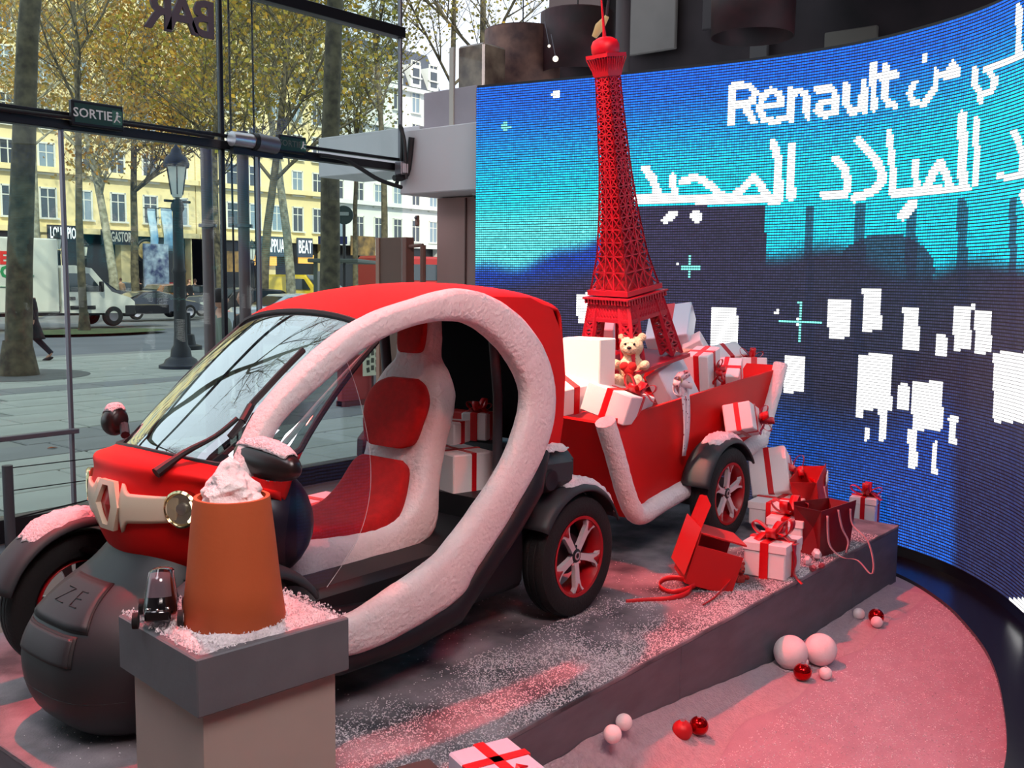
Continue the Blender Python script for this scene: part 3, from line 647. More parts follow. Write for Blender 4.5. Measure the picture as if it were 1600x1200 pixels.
# black rubber border and dotted black band of the windscreen
bp = []
for k in range(41): s = -SL + (SL + SLP) * k / 40; bp.append(S(wsb(s), s, .002))
for k in range(1, 31): bp.append(S(wsb(SLP) + (wst(SLP) - wsb(SLP)) * k / 30, SLP, .002))
for k in range(1, 41): s = SLP - (SL + SLP) * k / 40; bp.append(S(wst(s), s, .002))
for k in range(1, 30): bp.append(S(wst(SL) + (wsb(SL) - wst(SL)) * k / 30, -SL, .002))
MB().tube(bp, .011, 6, closed=True).build('rubber_seal', BLK, ws)
def bandf(u, v):   # inner black margin, wide on the far side
    s = -SL + .13 * v; t = wsb(s) + (wst(s) - wsb(s)) * u; return S(t, s, -.006)
MB().grid(bandf, 30, 4).build('black_margin', mat('black_frit', (24, 22, 22), .5), ws)
MB().grid(lambda u, v: S(wst(0) - T(.55) * u + 0 * v, (v * 2 - 1) * SL * .97, -.006), 5, 30).build('black_margin', _m['black_frit'], ws)
MB().grid(lambda u, v: S(wsb((v * 2 - 1) * SL) + T(.30) * u, (v * 2 - 1) * SL * .97, -.006), 5, 30).build('black_margin', _m['black_frit'], ws)
qp = [(.66, 1.44), (.55, 1.462), (.28, 1.455), (.12, 1.40), (.045, 1.28), (.02, 1.1), (.03, .9), (.06, .76), (.24, .76), (.24, .9), (.26, 1.08), (.36, 1.28), (.55, 1.38)]
for sg in (1,):
    MB().prism(qp, -.02, .02, org=(0, sg * .49, 0), ax=((1, 0, 0), (0, 0, 1), (0, 1, 0))).build('quarter_panel', RED, car, smooth=False)
# white grille band with hexagonal frame and red emblem, two headlamps
CREAM = mat('cream_plastic', (212, 196, 172), .4)
def band(sg):
    def fn(u, v):
        s = sg * (.115 + .335 * u); hh = (.054 - .006 * u) if u > .06 else .06; flare = .03 * max(0, 1 - u * 7)
        zc = T(3.98 + .12 * u); t = zc + (v - .5) * T(1.0) * (hh + flare) / .055 * 1.05
        return S(t, s, .012)
    return fn
gr = MB().grid(band(1), 26, 8).build('grille_band', CREAM, car, solid=.012)
MB().grid(band(-1), 26, 8).build('grille_band', CREAM, car, solid=.012)
hexp = [(.030, -.098), (.062, -.065), (.085, -.012), (.085, .012), (.062, .070), (.034, .098), (-.034, .098), (-.062, .070), (-.085, .012), (-.085, -.012), (-.062, -.065), (-.030, -.098)]
hexi = [(.016, -.075), (.05, 0), (.018, .075), (-.018, .075), (-.05, 0), (-.016, -.075)]
hexo = [(.045, -.095), (.085, 0), (.045, .095), (-.045, .095), (-.085, 0), (-.045, -.095)]
def nose(y, z, o):
    s = math.asin(max(-1, min(1, y / .46))) / (PI / 2 * .96); t = T(4) + (z) / .115 * T(1.05); return S(t, s, o)
hm = MB(); n6 = 6
for j, (ri, o_) in enumerate([(hexo, .008), (hexo, .026), (hexi, .026), (hexi, .004)]):
    for (y, z) in ri: hm.v.append(tuple(nose(y, z, o_)))
for j in range(3):
    for k in range(6): hm.f.append((j * 6 + k, j * 6 + (k + 1) % 6, j * 6 + 6 + (k + 1) % 6, j * 6 + 6 + k))
em = hm.build('emblem_frame', CREAM, car, ang=30)
hd = MB(); hd.v = [tuple(nose(y * .92, z * .95, .008)) for y, z in hexi] + [tuple(nose(0, 0, .016))]; hd.f = [(k, (k + 1) % 6, 6) for k in range(6)]
hd.build('emblem_diamond', mat('emblem_red', (168, 22, 20), .4), em, smooth=False)
for sg in (-1, 1):
    c = S(T(4.12), sg * .475, .012); nrm_ = (S(T(4.12), sg * .475, .1) - c).normalized(); nrm_ = (nrm_ + Vector((.35, 0, 0))).normalized()
    q = nrm_.to_track_quat('Z', 'Y').to_matrix().to_4x4(); Mx = Matrix.Translation(c) @ q
    hl = MB().lathe([(.058, -.03), (.062, .012), (.056, .018), (.050, .010), (.046, -.004)], 32, Mx).build('headlamp', mat('gold_chrome', (214, 196, 150), .15, metal=1), car, solid=.003)
    MB().lathe([(.052, .010), (.03, .004), (0, .001)], 28, Mx).build('reflector', mat('lamp_reflector', (196, 196, 186), .18, metal=.9), hl)
    MB().lathe([(.018, .002), (.018, .01), (0, .013)], 16, Mx).build('bulb_cap', SILV, hl)
    MB().lathe([(.05, .014), (.03, .021), (0, .024)], 28, Mx).build('lens', glassmat('lens_glass', (235, 235, 225), .12), hl)
    MB().tube([Mx @ Vector((.050 * math.cos(a), .050 * math.sin(a), .014)) for a in [(-.9 + .12 * k) if sg > 0 else (2.4 + .12 * k) for k in range(14)]], .006, 6).build('daylight_strip', mat('lamp_glow', (255, 248, 214), .3, emit=1.4), hl)
# dark lower nose (bumper pod) with hatch, recess and embossed letters
brow = [(.66, .20, 1.80, .30), (.60, .24, 1.86, .32), (.53, .25, 1.945, .34), (.46, .28, 2.06, .40), (.38, .315, 2.135, .46), (.28, .335, 2.175, .50), (.17, .33, 2.17, .50), (.08, .30, 2.13, .48), (.02, .25, 2.05, .42), (.0, .20, 1.95, .35)]
BR = np.array(catmull(brow, 5))
def BP(t, s, off=0):
    f = min(max(t * (len(BR) - 1), 0), len(BR) - 1.001); i = int(f); r = BR[i] * (1 - f + i) + BR[i + 1] * (f - i)
    z, w, xf, D = r; a = s * PI / 2; ex = .62
    cx = math.copysign(abs(math.sin(a)) ** ex, s) if s else 0; cxx = abs(math.cos(a)) ** .8
    p = Vector((xf - D * (1 - cxx), w * cx, z))
    if off:
        j = min(i + 1, len(BR) - 1); jj_ = max(i - 1, 0); tx, tz = BR[j][2] - BR[jj_][2], BR[j][0] - BR[jj_][0]; n = Vector((-tz, 0, tx)); n = n if n.x > 0 else -n; n.normalize(); p = p + n * off
    return p
bm_ = MB().grid(lambda u, v: BP(u, v * 2 - 1), 45, 36).build('bumper_pod', mat('pod_black', (36, 39, 43), .5, var=.2, vs=3), car, solid=.01)
def patch(t0, t1, w0, w1, off, name, m, par, sk=0):
    return MB().grid(lambda u, v: BP(t0 + (t1 - t0) * u, (v * 2 - 1) * (w0 + (w1 - w0) * u) + sk, off), 8, 8).build(name, m, par, solid=.006)
gro = mat('groove_dark', (20, 22, 24), .6)
patch(.255, .435, .17, .27, .006, 'hatch_groove', gro, bm_); patch(.262, .428, .163, .258, .009, 'hatch_cover', mat('pod_black', (0,0,0)), bm_)
patch(.445, .545, .20, .22, .006, 'recess_rim', gro, bm_); patch(.455, .545, .18, .2, .009, 'lower_flap', mat('pod_black', (0,0,0)), bm_)
MB().tube([BP(.66, s / 10, .002) for s in range(-9, 10)], .005, 5).build('seam_groove', gro, bm_)
for pts in [[(.30, -.09), (.30, -.02), (.385, -.105), (.385, -.02)], [(.30, .02), (.30, .09)], [(.34, .02), (.34, .08)], [(.385, .02), (.385, .10)], [(.30, .02), (.385, .02)]]:
    MB().tube([BP(.315 + (t - .315) * .62, s * .62 + .01, .013) for t, s in pts], .0022, 5).build('embossed_letter', gro, bm_)
# lower tub, sill, arches and rear quarter
def tub(u, v):
    pts = [(1.78, .30), (1.7, .22), (.45, .18), (.30, .24)]
    x = np.interp(u, [0, .08, .95, 1], [1.80, 1.70, .42, .30]); zt = np.interp(u, [0, .15, .5, 1], [.52, .40, .33, .50]); a = v * 2 * PI
    w = .50; c_, s_ = math.cos(a), math.sin(a); e = .35
    return (x, w * math.copysign(abs(c_) ** e, c_), .15 + (zt - .15) * (.5 + .5 * math.copysign(abs(s_) ** e, s_)))
MB().grid(tub, 20, 28).build('floor_tub', BLK, car)
MB().box((1.0, 0, .36), (1.3, .9, .12), bev=.03).build('floor_tray', BLK, car)
for sg in (-1, 1):
    kk = 8 if sg > 0 else 5
    MB().tube([(1.66, sg * .55, .27), (1.4, sg * .57, .215), (1.1, sg * .575, .21), (.85, sg * .575, .24), (.70, sg * .57, .36), (.50, sg * .565, .52), (.36, sg * .56, .66), (.28, sg * .54, .80)][:kk], [.06, .065, .065, .07, .07, .075, .08, .07][:kk], 10).build('sill', BLK, car)
MB().add(*(lambda V: (V, [(0, 1, 3, 2), (4, 6, 7, 5), (0, 4, 5, 1), (2, 3, 7, 6), (0, 2, 6, 4), (1, 5, 7, 3)]))([(x, y, z) for x in (-.28, .42) for y in (-.46, .46) for z in (.25, .58)])).build('rear_tub', BLK, car, smooth=False)
MB().box((.02, 0, .66), (.30, .98, .20), bev=.05).build('engine_cover', DGR, car)
for sg in (-1, 1):
    ec = MB().box((.17, sg * .50, .69), (.36, .16, .20), rot=(0, -.05, 0), bev=.06).build('rear_cover', DGR, car)
    if sg > 0:
        MB().lathe([(.05, .0), (.045, .012), (.03, .012), (.0, .004)], 20, Matrix.Translation((.22, .583, .665)) @ Matrix.Rotation(-PI / 2, 4, 'X')).build('filler_cap', BLK, ec)
        MB().grid(lambda u, v: (.33 - .28 * u, .44 + .13 * v + .012 * math.sin(u * 17), .792 + .012 * noise.noise(Vector((u * 6, v * 6, 0))) + .012 * min(1, 5 * min(u, v, 1 - u, 1 - v)) - .03 * max(0, v - .7)), 18, 12).build('snow_cap', SNOWM, ec, solid=.003)
# dark rear cabin lining
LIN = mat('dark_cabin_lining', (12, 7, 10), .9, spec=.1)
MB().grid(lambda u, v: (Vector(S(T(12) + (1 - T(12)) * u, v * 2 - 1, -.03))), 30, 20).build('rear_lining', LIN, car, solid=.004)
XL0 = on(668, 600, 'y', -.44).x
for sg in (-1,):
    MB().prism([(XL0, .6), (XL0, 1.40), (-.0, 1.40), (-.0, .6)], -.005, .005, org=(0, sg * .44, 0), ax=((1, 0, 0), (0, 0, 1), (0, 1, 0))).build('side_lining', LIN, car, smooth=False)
rb_ = on(778, 620, 'y', .36).x
MB().tube([(rb_, .36, .5), (rb_, .36, 1.02), (rb_ + .05, .36, 1.40)], .022, 10).build('roll_bar', mat('grey_roll_bar', (62, 56, 62), .5), car)
MB().tube([(.27, -.40, .72), (.25, -.40, 1.02), (.3, -.385, 1.34)], .026, 10).build('roll_bar', _m['grey_roll_bar'], car)
# white fleece door frames
outer = [(1.86, .90), (1.75, 1.10), (1.55, 1.27), (1.33, 1.39), (1.09, 1.455), (.82, 1.495), (.55, 1.42), (.34, 1.26), (.245, 1.06), (.29, .84), (.50, .60), (.73, .40), (.84, .30), (1.09, .245), (1.34, .225), (1.6, .27)]
inner = [(1.765, .94), (1.68, 1.07), (1.50, 1.19), (1.30, 1.30), (1.06, 1.365), (.81, 1.365), (.62, 1.275), (.475, 1.13), (.45, 1.0), (.56, .80), (.76, .62), (.93, .50), (1.03, .46), (1.16, .425), (1.38, .37), (1.56, .40)]
OI = catmull([(a[0], a[1], b[0], b[1]) for a, b in zip(outer, inner)], 8)
def door_frame(yc, dy, parent, name='door_frame'):
    m = MB(); n = 16; N = len(OI)
    for i, (ox, oz, ix_, iz_) in enumerate(OI):
        c = Vector(((ox + ix_) / 2, yc, (oz + iz_) / 2)); e = Vector((ox - ix_, 0, oz - iz_)) / 2
        for j in range(n):
            a = 2 * PI * j / n; ca, sa = math.cos(a), math.sin(a); q = .62
            k = 1 + .025 * noise.noise(Vector((i * .30, j * .8, yc * 3))) + .018 * noise.noise(Vector((i * .9, j * 1.7, 7)))
            p = c + e * (math.copysign(abs(ca) ** q, ca) * k) + Vector((0, dy * math.copysign(abs(sa) ** q, sa) * k, 0)); m.v.append(tuple(p))
    for i in range(N - 1):
        for j in range(n): m.f.append((i * n + j, i * n + (j + 1) % n, (i + 1) * n + (j + 1) % n, (i + 1) * n + j))
    m.f.append(tuple(range(n))); m.f.append(tuple((N - 1) * n + j for j in range(n)))
    return m.build(name, FUZZ, parent, ang=60)
door_frame(.605, .045, car)
# clear wind deflector beside the seat
MB().add([(1.74, .50, .98), (1.50, .52, 1.20), (1.34, .53, 1.28), (1.27, .53, 1.12), (1.22, .53, .92), (1.22, .53, .75), (1.28, .53, .60), (1.42, .53, .46), (1.62, .52, .44)], [tuple(range(9))]).build('wind_deflector', glassmat('clear_acrylic', (236, 240, 244), .035), car, smooth=False)
dp = [(1.34, .531, 1.28), (1.27, .531, 1.12), (1.22, .531, .92), (1.22, .531, .75), (1.28, .531, .60), (1.42, .531, .46)]
MB().tube(catmull(dp, 6), .0009, 5).build('deflector_edge', mat('acrylic_edge', (190, 200, 205), .3), car)
# dashboard, steering wheel
MB().ell((1.54, .24, .68), (.20, .28, .22), 28, 16).build('dashboard', mat('navy_black_plastic', (14, 17, 40), .35, spec=.5), car)
for k in range(3):
    p = on(418 + k * 10, 752, 'y', .47); MB().tube([p, p + Vector((-.02, 0, .03))], .005, 6).build('glint_stripe', mat('glint_stripe', (235, 235, 240), .5), car)  # white reflections on the dark dashboard, built as pale rods
MB().tube([Vector((1.36, 0, .90)) + Vector((.05 * math.sin(a), .16 * math.cos(a), .15 * math.sin(a))) for a in [2 * PI * k / 32 for k in range(32)]], .014, 8, closed=True).build('steering_wheel', BLK, car)
MB().tube([(1.38, 0, .89), (1.6, 0, .78)], .03, 10).build('steering_column', BLK, car)
# seat: fleece shell and red cushions
def seatpart(profile, yw, name, m, par, e=.45, n=28):
    # profile rows: (x_front, z_front, x_back, z_back, halfwidth)
    mm = MB(); R_ = catmull(profile, 5)
    for (xf, zf, xb, zb, hw) in R_:
        for j in range(n):
            a = 2 * PI * j / n; ca, sa = math.cos(a), math.sin(a); d_ = (math.copysign(abs(ca) ** e, ca) + 1) / 2; y = hw * math.copysign(abs(sa) ** e, sa)
            k = .006 * noise.noise(Vector((xf * 20, j * .9, zf * 20))) if m is FUZZ else 0
            mm.v.append((xb + (xf - xb) * d_, y + k + yw, zb + (zf - zb) * d_ + k))
    N = len(R_)
    for i in range(N - 1):
        for j in range(n): mm.f.append((i * n + j, i * n + (j + 1) % n, (i + 1) * n + (j + 1) % n, (i + 1) * n + j))
    mm.f.append(tuple(range(n))); mm.f.append(tuple((N - 1) * n + j for j in range(n)))
    return mm.build(name, m, par, ang=60)
SY = .02
seat = seatpart([(1.45, .47, 1.40, .34, .20), (1.36, .555, 1.30, .35, .235), (1.15, .545, 1.12, .34, .24), (.95, .53, .92, .30, .24), (.80, .55, .72, .36, .24), (.70, .62, .56, .44, .235), (.655, .70, .50, .66, .205), (.62, .82, .46, .80, .20), (.59, .94, .43, .93, .215), (.56, 1.04, .42, 1.04, .215), (.53, 1.12, .42, 1.12, .17), (.51, 1.18, .41, 1.19, .115), (.50, 1.27, .41, 1.27, .115), (.49, 1.37, .41, 1.37, .105), (.485, 1.40, .42, 1.40, .08)], SY, 'seat_shell', FUZZ, car)
seatpart([(1.42, .50, 1.38, .46, .16), (1.34, .578, 1.30, .50, .20), (1.10, .572, 1.08, .48, .205), (.92, .565, .84, .48, .205), (.80, .62, .74, .55, .20), (.725, .73, .66, .70, .165), (.71, .765, .65, .75, .11)], SY, 'seat_cushion', REDC, seat)
seatpart([(.675, .805, .62, .805, .10), (.672, .83, .60, .83, .145), (.655, .92, .58, .92, .175), (.63, 1.0, .55, 1.0, .18), (.60, 1.065, .54, 1.065, .145), (.585, 1.095, .53, 1.095, .08)], SY, 'back_cushion', REDC, seat)
seatpart([(.535, 1.205, .48, 1.205, .05), (.532, 1.22, .47, 1.22, .075), (.525, 1.28, .46, 1.28, .085), (.515, 1.35, .45, 1.35, .08), (.51, 1.37, .45, 1.37, .06)], SY, 'head_cushion', REDC, seat)
MB().box((.98, SY - .30, .56), (.14, .08, .03), bev=.01).build('belt_buckle', REDC, seat)
# mirrors
def mirror(c, sg, snow):
    q = MB()
    def fn(u, v):
        a = v * 2 * PI; t = u * PI; r = math.sin(t) ** .6
        L_ = .145 if sg > 0 else .05; yy = sg * (-math.cos(t)) * L_; wx = .058 * (1 - .25 * u); wz = (.066 if sg > 0 else .07) * (1 - .28 * u)
        return (c[0] + wx * r * math.cos(a), c[1] + yy, c[2] + wz * r * math.sin(a) - .02 * u)
    q.grid(fn, 18, 20); mi = q.build('wing_mirror', mat('brown_black_gloss', (36, 24, 24), .3, spec=.6), car)
    MB().tube([(c[0] + .0, c[1] - sg * .08, c[2] - .02), (c[0] + .03, c[1] - sg * .14, c[2] - .05)], .018, 8).build('mirror_arm', BLK, mi)
    MB().grid(lambda u, v: Vector(fn(.18 + .62 * u, .12 + .26 * v)) + Vector((0, 0, .004 + .010 * min(1, 5 * min(u, 1 - u, v, 1 - v)) + .004 * noise.noise(Vector((u * 20, v * 8, 0))))), 24, 12).build('snow_cap', SNOWM, mi, solid=.003)
p = on(418, 716, 'y', .68)
mirror((p.x, p.y, p.z), 1, True)
p = on(178, 654, 'y', -.64); mirror((p.x, p.y, p.z), -1, True)
# wiper
WB = S(T(6.35), .30, .03)
wpx = [(240, 742), (262, 725), (300, 705), (342, 680), (370, 655)]
def wsp(px, py, off=.02):    # point on the bonnet / windscreen under a picture position
    best = None; d = ray(px, py).normalized(); o = Vector((CX, CY, CZ)); 
    for it in range(60):
        for jt in range(60):
            p = S(T(5) + T(6) * it / 59, -.9 + 1.8 * jt / 59, off); e = ((p - o).cross(d)).length
            if best is None or e < best[0]: best = (e, p, T(5) + T(6) * it / 59, -.9 + 1.8 * jt / 59)
    return best[1]
wa = [wsp(243, 738, .035), wsp(290, 705, .045), wsp(335, 680, .04), wsp(372, 650, .035)]
wi = MB().tube(catmull(wa, 4), [.019, .018, .016, .013, .012, .011, .010, .009, .009, .009, .009, .009, .009], 8).build('wiper_arm', BLK, car)
wb = [wsp(395, 632, .022), wsp(378, 655, .024), wsp(410, 612, .022), wsp(440, 583, .022), wsp(472, 548, .022)]
bl = [wsp(362, 680, .022), wb[1], wb[0], wb[2], wb[3], wb[4]]
MB().tube(catmull(bl, 4), .009, 6, flat=1.4).build('wiper_blade', BLK, wi)
MB().tube([wb[1], wb[0]], .014, 8).build('blade_clip', BLK, wi)

# ------------------------------------------------------------ trailer
tr = thing('trailer', 'red open trailer with white fleece trimmed corners, heaped with presents behind the car', 'trailer', (0, 0, 0))
# corners: front x at the top/bottom, rear x at top/bottom
TF, TBF, TRr, TBR = (-.60, .80), (-.90, .25), (-2.70, .97), (-2.46, .50)
sy = .28
def side(y, t=.02):
    return MB().prism([(TBF[0], TBF[1]), (TF[0], TF[1] + .0), (TRr[0] + .02, TRr[1] - .02), (TBR[0], TBR[1])][::-1], -t / 2, t / 2, org=(0, y, 0), ax=((1, 0, 0), (0, 0, 1), (0, 1, 0)))
side(sy).build('side_panel', RED, tr, smooth=False)
side(-.62).build('side_panel', RED, tr, smooth=False)
def quad(a, b, c, d, name, m, par): return MB().add([a, b, c, d], [(0, 1, 2, 3)]).build(name, m, par, smooth=False, solid=.02)
quad((TBF[0], sy, TBF[1]), (TF[0], sy, TF[1]), (TF[0], -.62, TF[1] + .03), (TBF[0], -.62, TBF[1]), 'front_panel', RED, tr)
quad((TBR[0], sy, TBR[1]), (TRr[0], sy, TRr[1]), (TRr[0], -.62, TRr[1]), (TBR[0], -.62, TBR[1]), 'tailgate', RED, tr)
quad((TBF[0], sy, TBF[1] + .01), (TBR[0], sy, TBR[1] + .01), (TBR[0], -.62, TBR[1] + .01), (TBF[0], -.62, TBF[1] + .01), 'trailer_bed', DGR, tr)
def fleece(pts, r, name):
    m = MB(); cp_ = catmull(pts, 8); m.tube(cp_, r, 14, flat=1.0)
    m.v = [tuple(Vector(v) + Vector(v).normalized() * 0 + Vector((1, 1, 1)) * .006 * noise.noise(Vector(v) * 22)) for v in m.v]
    return m.build(name, FUZZ, tr, ang=60)
yy = sy + .03
fleece([(TF[0] - .0, yy, TF[1] + .01), (-.70, yy, .62), (-.80, yy, .42), (-.88, yy, .30), (-.97, yy, .255), (-1.15, yy, .285), (-1.6, yy, .35), (-2.1, yy, .44), (-2.42, yy, .50)], [.055] * 65, 'fleece_trim')
fleece([(-2.40, yy, .46), (-2.50, yy, .65), (-2.60, yy, .82), (TRr[0] + .02, yy, .985)], [.048] * 25, 'fleece_trim')
MB().box((-1.7, -.15, .22), (.08, .9, .08)).build('axle_beam', DARKM, tr, smooth=False)
MB().box((-1.65, -.15, .25), (1.3, .12, .08)).build('chassis_beam', DARKM, tr, smooth=False)
MB().tube([(-1.0, -.15, .25), (-.45, -.05, .30), (-.2, 0, .30)], .03, 8).build('drawbar', DARKM, tr)
wheel(tr, (-1.69, .41, .28), .28, .14, 1, .9)
wheel(tr, (-1.69, -.76, .28), .28, .14, -1, .3)
fender(tr, (-1.69, .40, .28), .300, .18, PI * .84, PI * .08, 1, m=DGR, snow=(PI * .68, PI * .36))
fender(tr, (-1.69, -.76, .28), .315, .18, PI * .92, PI * .10, 1)

# ------------------------------------------------------------ red tower
REDT = mat('red_painted_metal', (172, 14, 38), .45, spec=.4)
p0 = on(985, 545, 'y', -.05); ptop = on(948, 62, 'y', -.05)
base = Vector((p0.x, p0.y, p0.z - .05)); axis = (Vector((ptop.x + .02, ptop.y, ptop.z)) - base); Hh = axis.length
tw = thing('model_tower', 'tall red lattice model tower standing in the trailer among the presents', 'tower', base)
tilt = Vector((0, 0, 1)).rotation_difference(axis.normalized()).to_matrix().to_4x4() @ Matrix.Rotation(math.radians(-8), 4, 'Z')
tw.rotation_euler = tilt.to_euler()
def hw(f):   # half width of the square shaft at height fraction f
    return float(np.interp(f, [0, .20, .23, .34, .48, .62, .76, .90, 1], [.215, .148, .142, .103, .078, .062, .053, .047, .047])) * 1.0
def beam_(m, a, b, t, up=(0, 0, 1)):
    a, b = Vector(a), Vector(b); d = b - a
    if d.length < 1e-5: return
    q = d.to_track_quat('X', 'Z').to_matrix(); m.box((a + b) / 2, (d.length, t, t), rot=q)
F4 = [((1, 0, 0), (0, 1, 0)), ((0, 1, 0), (-1, 0, 0)), ((-1, 0, 0), (0, -1, 0)), ((0, -1, 0), (1, 0, 0))]
# four splayed legs, each a lattice
for sx in (-1, 1):
    for sy_ in (-1, 1):
        m = MB(); lv = 6
        def corner(f, ix_, iy_):
            o_ = hw(f); w_ = .085 - .02 * f / .2; return Vector((sx * (o_ - (w_ if ix_ else 0)), sy_ * (o_ - (w_ if iy_ else 0)), f * Hh))
        for k in range(lv):
            f0, f1 = .2 * k / lv, .2 * (k + 1) / lv
            cs = [(0, 0), (1, 0), (1, 1), (0, 1)]
            for q in range(4):
                a, b = cs[q], cs[(q + 1) % 4]
                beam_(m, corner(f0, *a), corner(f1, *a), .020); beam_(m, corner(f0, *a), corner(f1, *b), .012); beam_(m, corner(f0, *b), corner(f1, *a), .012); beam_(m, corner(f1, *a), corner(f1, *b), .008)
        m.build('leg', REDT, tw, smooth=False, merge=False)
for (U, V) in F4:
    U, V = Vector(U), Vector(V); m = MB()
    # perforated arch panel between the legs
    pts = []
    for k in range(13):
        x = -1 + k / 6; pts.append((x, .135 + .0 * x))
    o_ = hw(.17) - .008
    for k in range(14):
        x0, x1 = -1 + k / 7, -1 + (k + 1) / 7
        for f0, f1 in ((.145, .165), (.165, .185), (.185, .205)):
            a = U * hw(f0) + V * (x0 * hw(f0)) + Vector((0, 0, f0 * Hh)); b = U * hw(f1) + V * (x1 * hw(f1)) + Vector((0, 0, f1 * Hh)); c_ = U * hw(f0) + V * (x1 * hw(f0)) + Vector((0, 0, f0 * Hh)); d_ = U * hw(f1) + V * (x0 * hw(f1)) + Vector((0, 0, f1 * Hh))
            beam_(m, a, b, .011); beam_(m, c_, d_, .011); beam_(m, a, c_, .010)
    m.box(U * (hw(.14)) + Vector((0, 0, .143 * Hh)), (.014 if abs(U.x) > .5 else 2 * hw(.14), .014 if abs(U.y) > .5 else 2 * hw(.14), .022))
    m.build('arch_panel', REDT, tw, smooth=False, merge=False)
    # shaft face
    m = MB(); f = .232; lv = 15
    fs = [.232 + (.905 - .232) * (1 - (1 - k / lv) ** 1.0) for k in range(lv + 1)]
    fs = [.232]; 
    while fs[-1] < .9: fs.append(min(.905, fs[-1] + hw(fs[-1]) * .42))
    for f0, f1 in zip(fs[:-1], fs[1:]):
        w0, w1 = hw(f0), hw(f1); P_ = lambda x, f, w: U * w + V * (x * w) + Vector((0, 0, f * Hh))
        xs = (-1, -.28, .28, 1) if f0 < .62 else (-1, 0, 1)
        for xa, xb in zip(xs[:-1], xs[1:]):
            beam_(m, P_(xa, f0, w0), P_(xb, f1, w1), .0065); beam_(m, P_(xb, f0, w0), P_(xa, f1, w1), .0065); 
        for xa in xs: beam_(m, P_(xa, f0, w0), P_(xa, f1, w1), .010 if abs(xa) == 1 else .008)
        beam_(m, P_(-1, f1, w1), P_(1, f1, w1), .008)
    m.build('shaft_lattice', REDT, tw, smooth=False, merge=False)
ic = MB(); zs_ = [.235 + .665 * k / 12 for k in range(13)]
for f_ in zs_:
    for a_, b_ in ((-1, -1), (1, -1), (1, 1), (-1, 1)): ic.v.append((a_ * hw(f_) * .86, b_ * hw(f_) * .86, f_ * Hh))
for k in range(12):
    for q in range(4): ic.f.append((k * 4 + q, k * 4 + (q + 1) % 4, k * 4 + 4 + (q + 1) % 4, k * 4 + 4 + q))
ic.build('inner_core', mat('inner_core_red', (150, 12, 24), .6), tw, smooth=False)
MB().box((0, 0, .212 * Hh), (2 * .178, 2 * .178, .010)).box((0, 0, .228 * Hh), (2 * .155, 2 * .155, .03)).build('first_deck', REDT, tw, smooth=False)
m = MB()
for (U, V) in F4:
    U, V = Vector(U), Vector(V)
    for k in range(15):
        x = (-1 + k / 7) * .162; m.box(U * .166 + V * x + Vector((0, 0, .203 * Hh)), (.012, .012, .032))
m.box((0, 0, .193 * Hh), (.312, .312, .01)); m.build('balustrade', REDT, tw, smooth=False)
m = MB()
for (U, V) in F4:
    U, V = Vector(U), Vector(V)
    for k in range(9):
        x = -1 + k / 4; beam_(m, U * .045 + V * x * .045 + Vector((0, 0, .885 * Hh)), U * .078 + V * x * .078 + Vector((0, 0, .945 * Hh)), .006)
m.box((0, 0, .95 * Hh), (.158, .158, .02)); m.box((0, 0, .915 * Hh), (.11, .11, .09), taper=1.25); m.build('top_gallery', REDT, tw, smooth=False)
MB().lathe([(.072, .955 * Hh), (.078, .962 * Hh), (.078, .982 * Hh), (.066, .996 * Hh), (.035, 1.005 * Hh), (0, 1.008 * Hh)], 24).build('dome', REDT, tw)
MB().tube([(0, 0, 1.0 * Hh), (0, 0, 1.03 * Hh), (0, 0, 1.09 * Hh), (0, 0, 1.17 * Hh)], [.012, .008, .006, .003], 8).build('antenna', REDT, tw)
MB().box((.0, 0, -.02), (.50, .50, .02)).build('foot_plate', REDT, tw, smooth=False)
# ------------------------------------------------------------ presents
def bow(par, size, z, m=None, loops=4, w=None, tails=2, seed=0, at=(0, 0)):
    m = m or RIB; w = w or size * .28; r = random.Random(seed); q = MB()
    for k in range(loops):
        a = 2 * PI * k / loops + r.uniform(-.2, .2); d = Vector((math.cos(a), math.sin(a), 0)); side_ = Vector((-math.sin(a), math.cos(a), 0)); el = r.uniform(.35, .9)
        pts = [Vector((at[0], at[1], z)) + d * size * (.5 * (1 - math.cos(t))) * .62 + Vector((0, 0, 1)) * size * el * .5 * (math.sin(t) * .5 + .5 * (1 - math.cos(t))) for t in [2 * PI * j / 14 for j in range(15)]]
        pts = [Vector((at[0], at[1], z)) + d * size * .62 * math.sin(t / 2) ** 1.2 + Vector((0, 0, size * (.12 + el * .42) * (math.sin(t / 2) * (1 + .9 * math.cos(t / 2))))) for t in [2 * PI * j / 14 for j in range(15)]]
        q.strip(pts, side_ * w)
    for k in range(tails):
        a = r.uniform(0, 6.28); d = Vector((math.cos(a), math.sin(a), 0)); side_ = Vector((-math.sin(a), math.cos(a), 0))
        q.strip([Vector((at[0], at[1], z + .006)) + d * size * .75 * t + Vector((0, 0, size * .12 * math.sin(t * 5))) for t in [j / 8 for j in range(9)]], side_ * w)
    q.ell((at[0], at[1], z + size * .06), (w * .5, w * .5, w * .4), 10, 6)
    return q.build('bow', m, par, solid=.0015)
GN = [0]
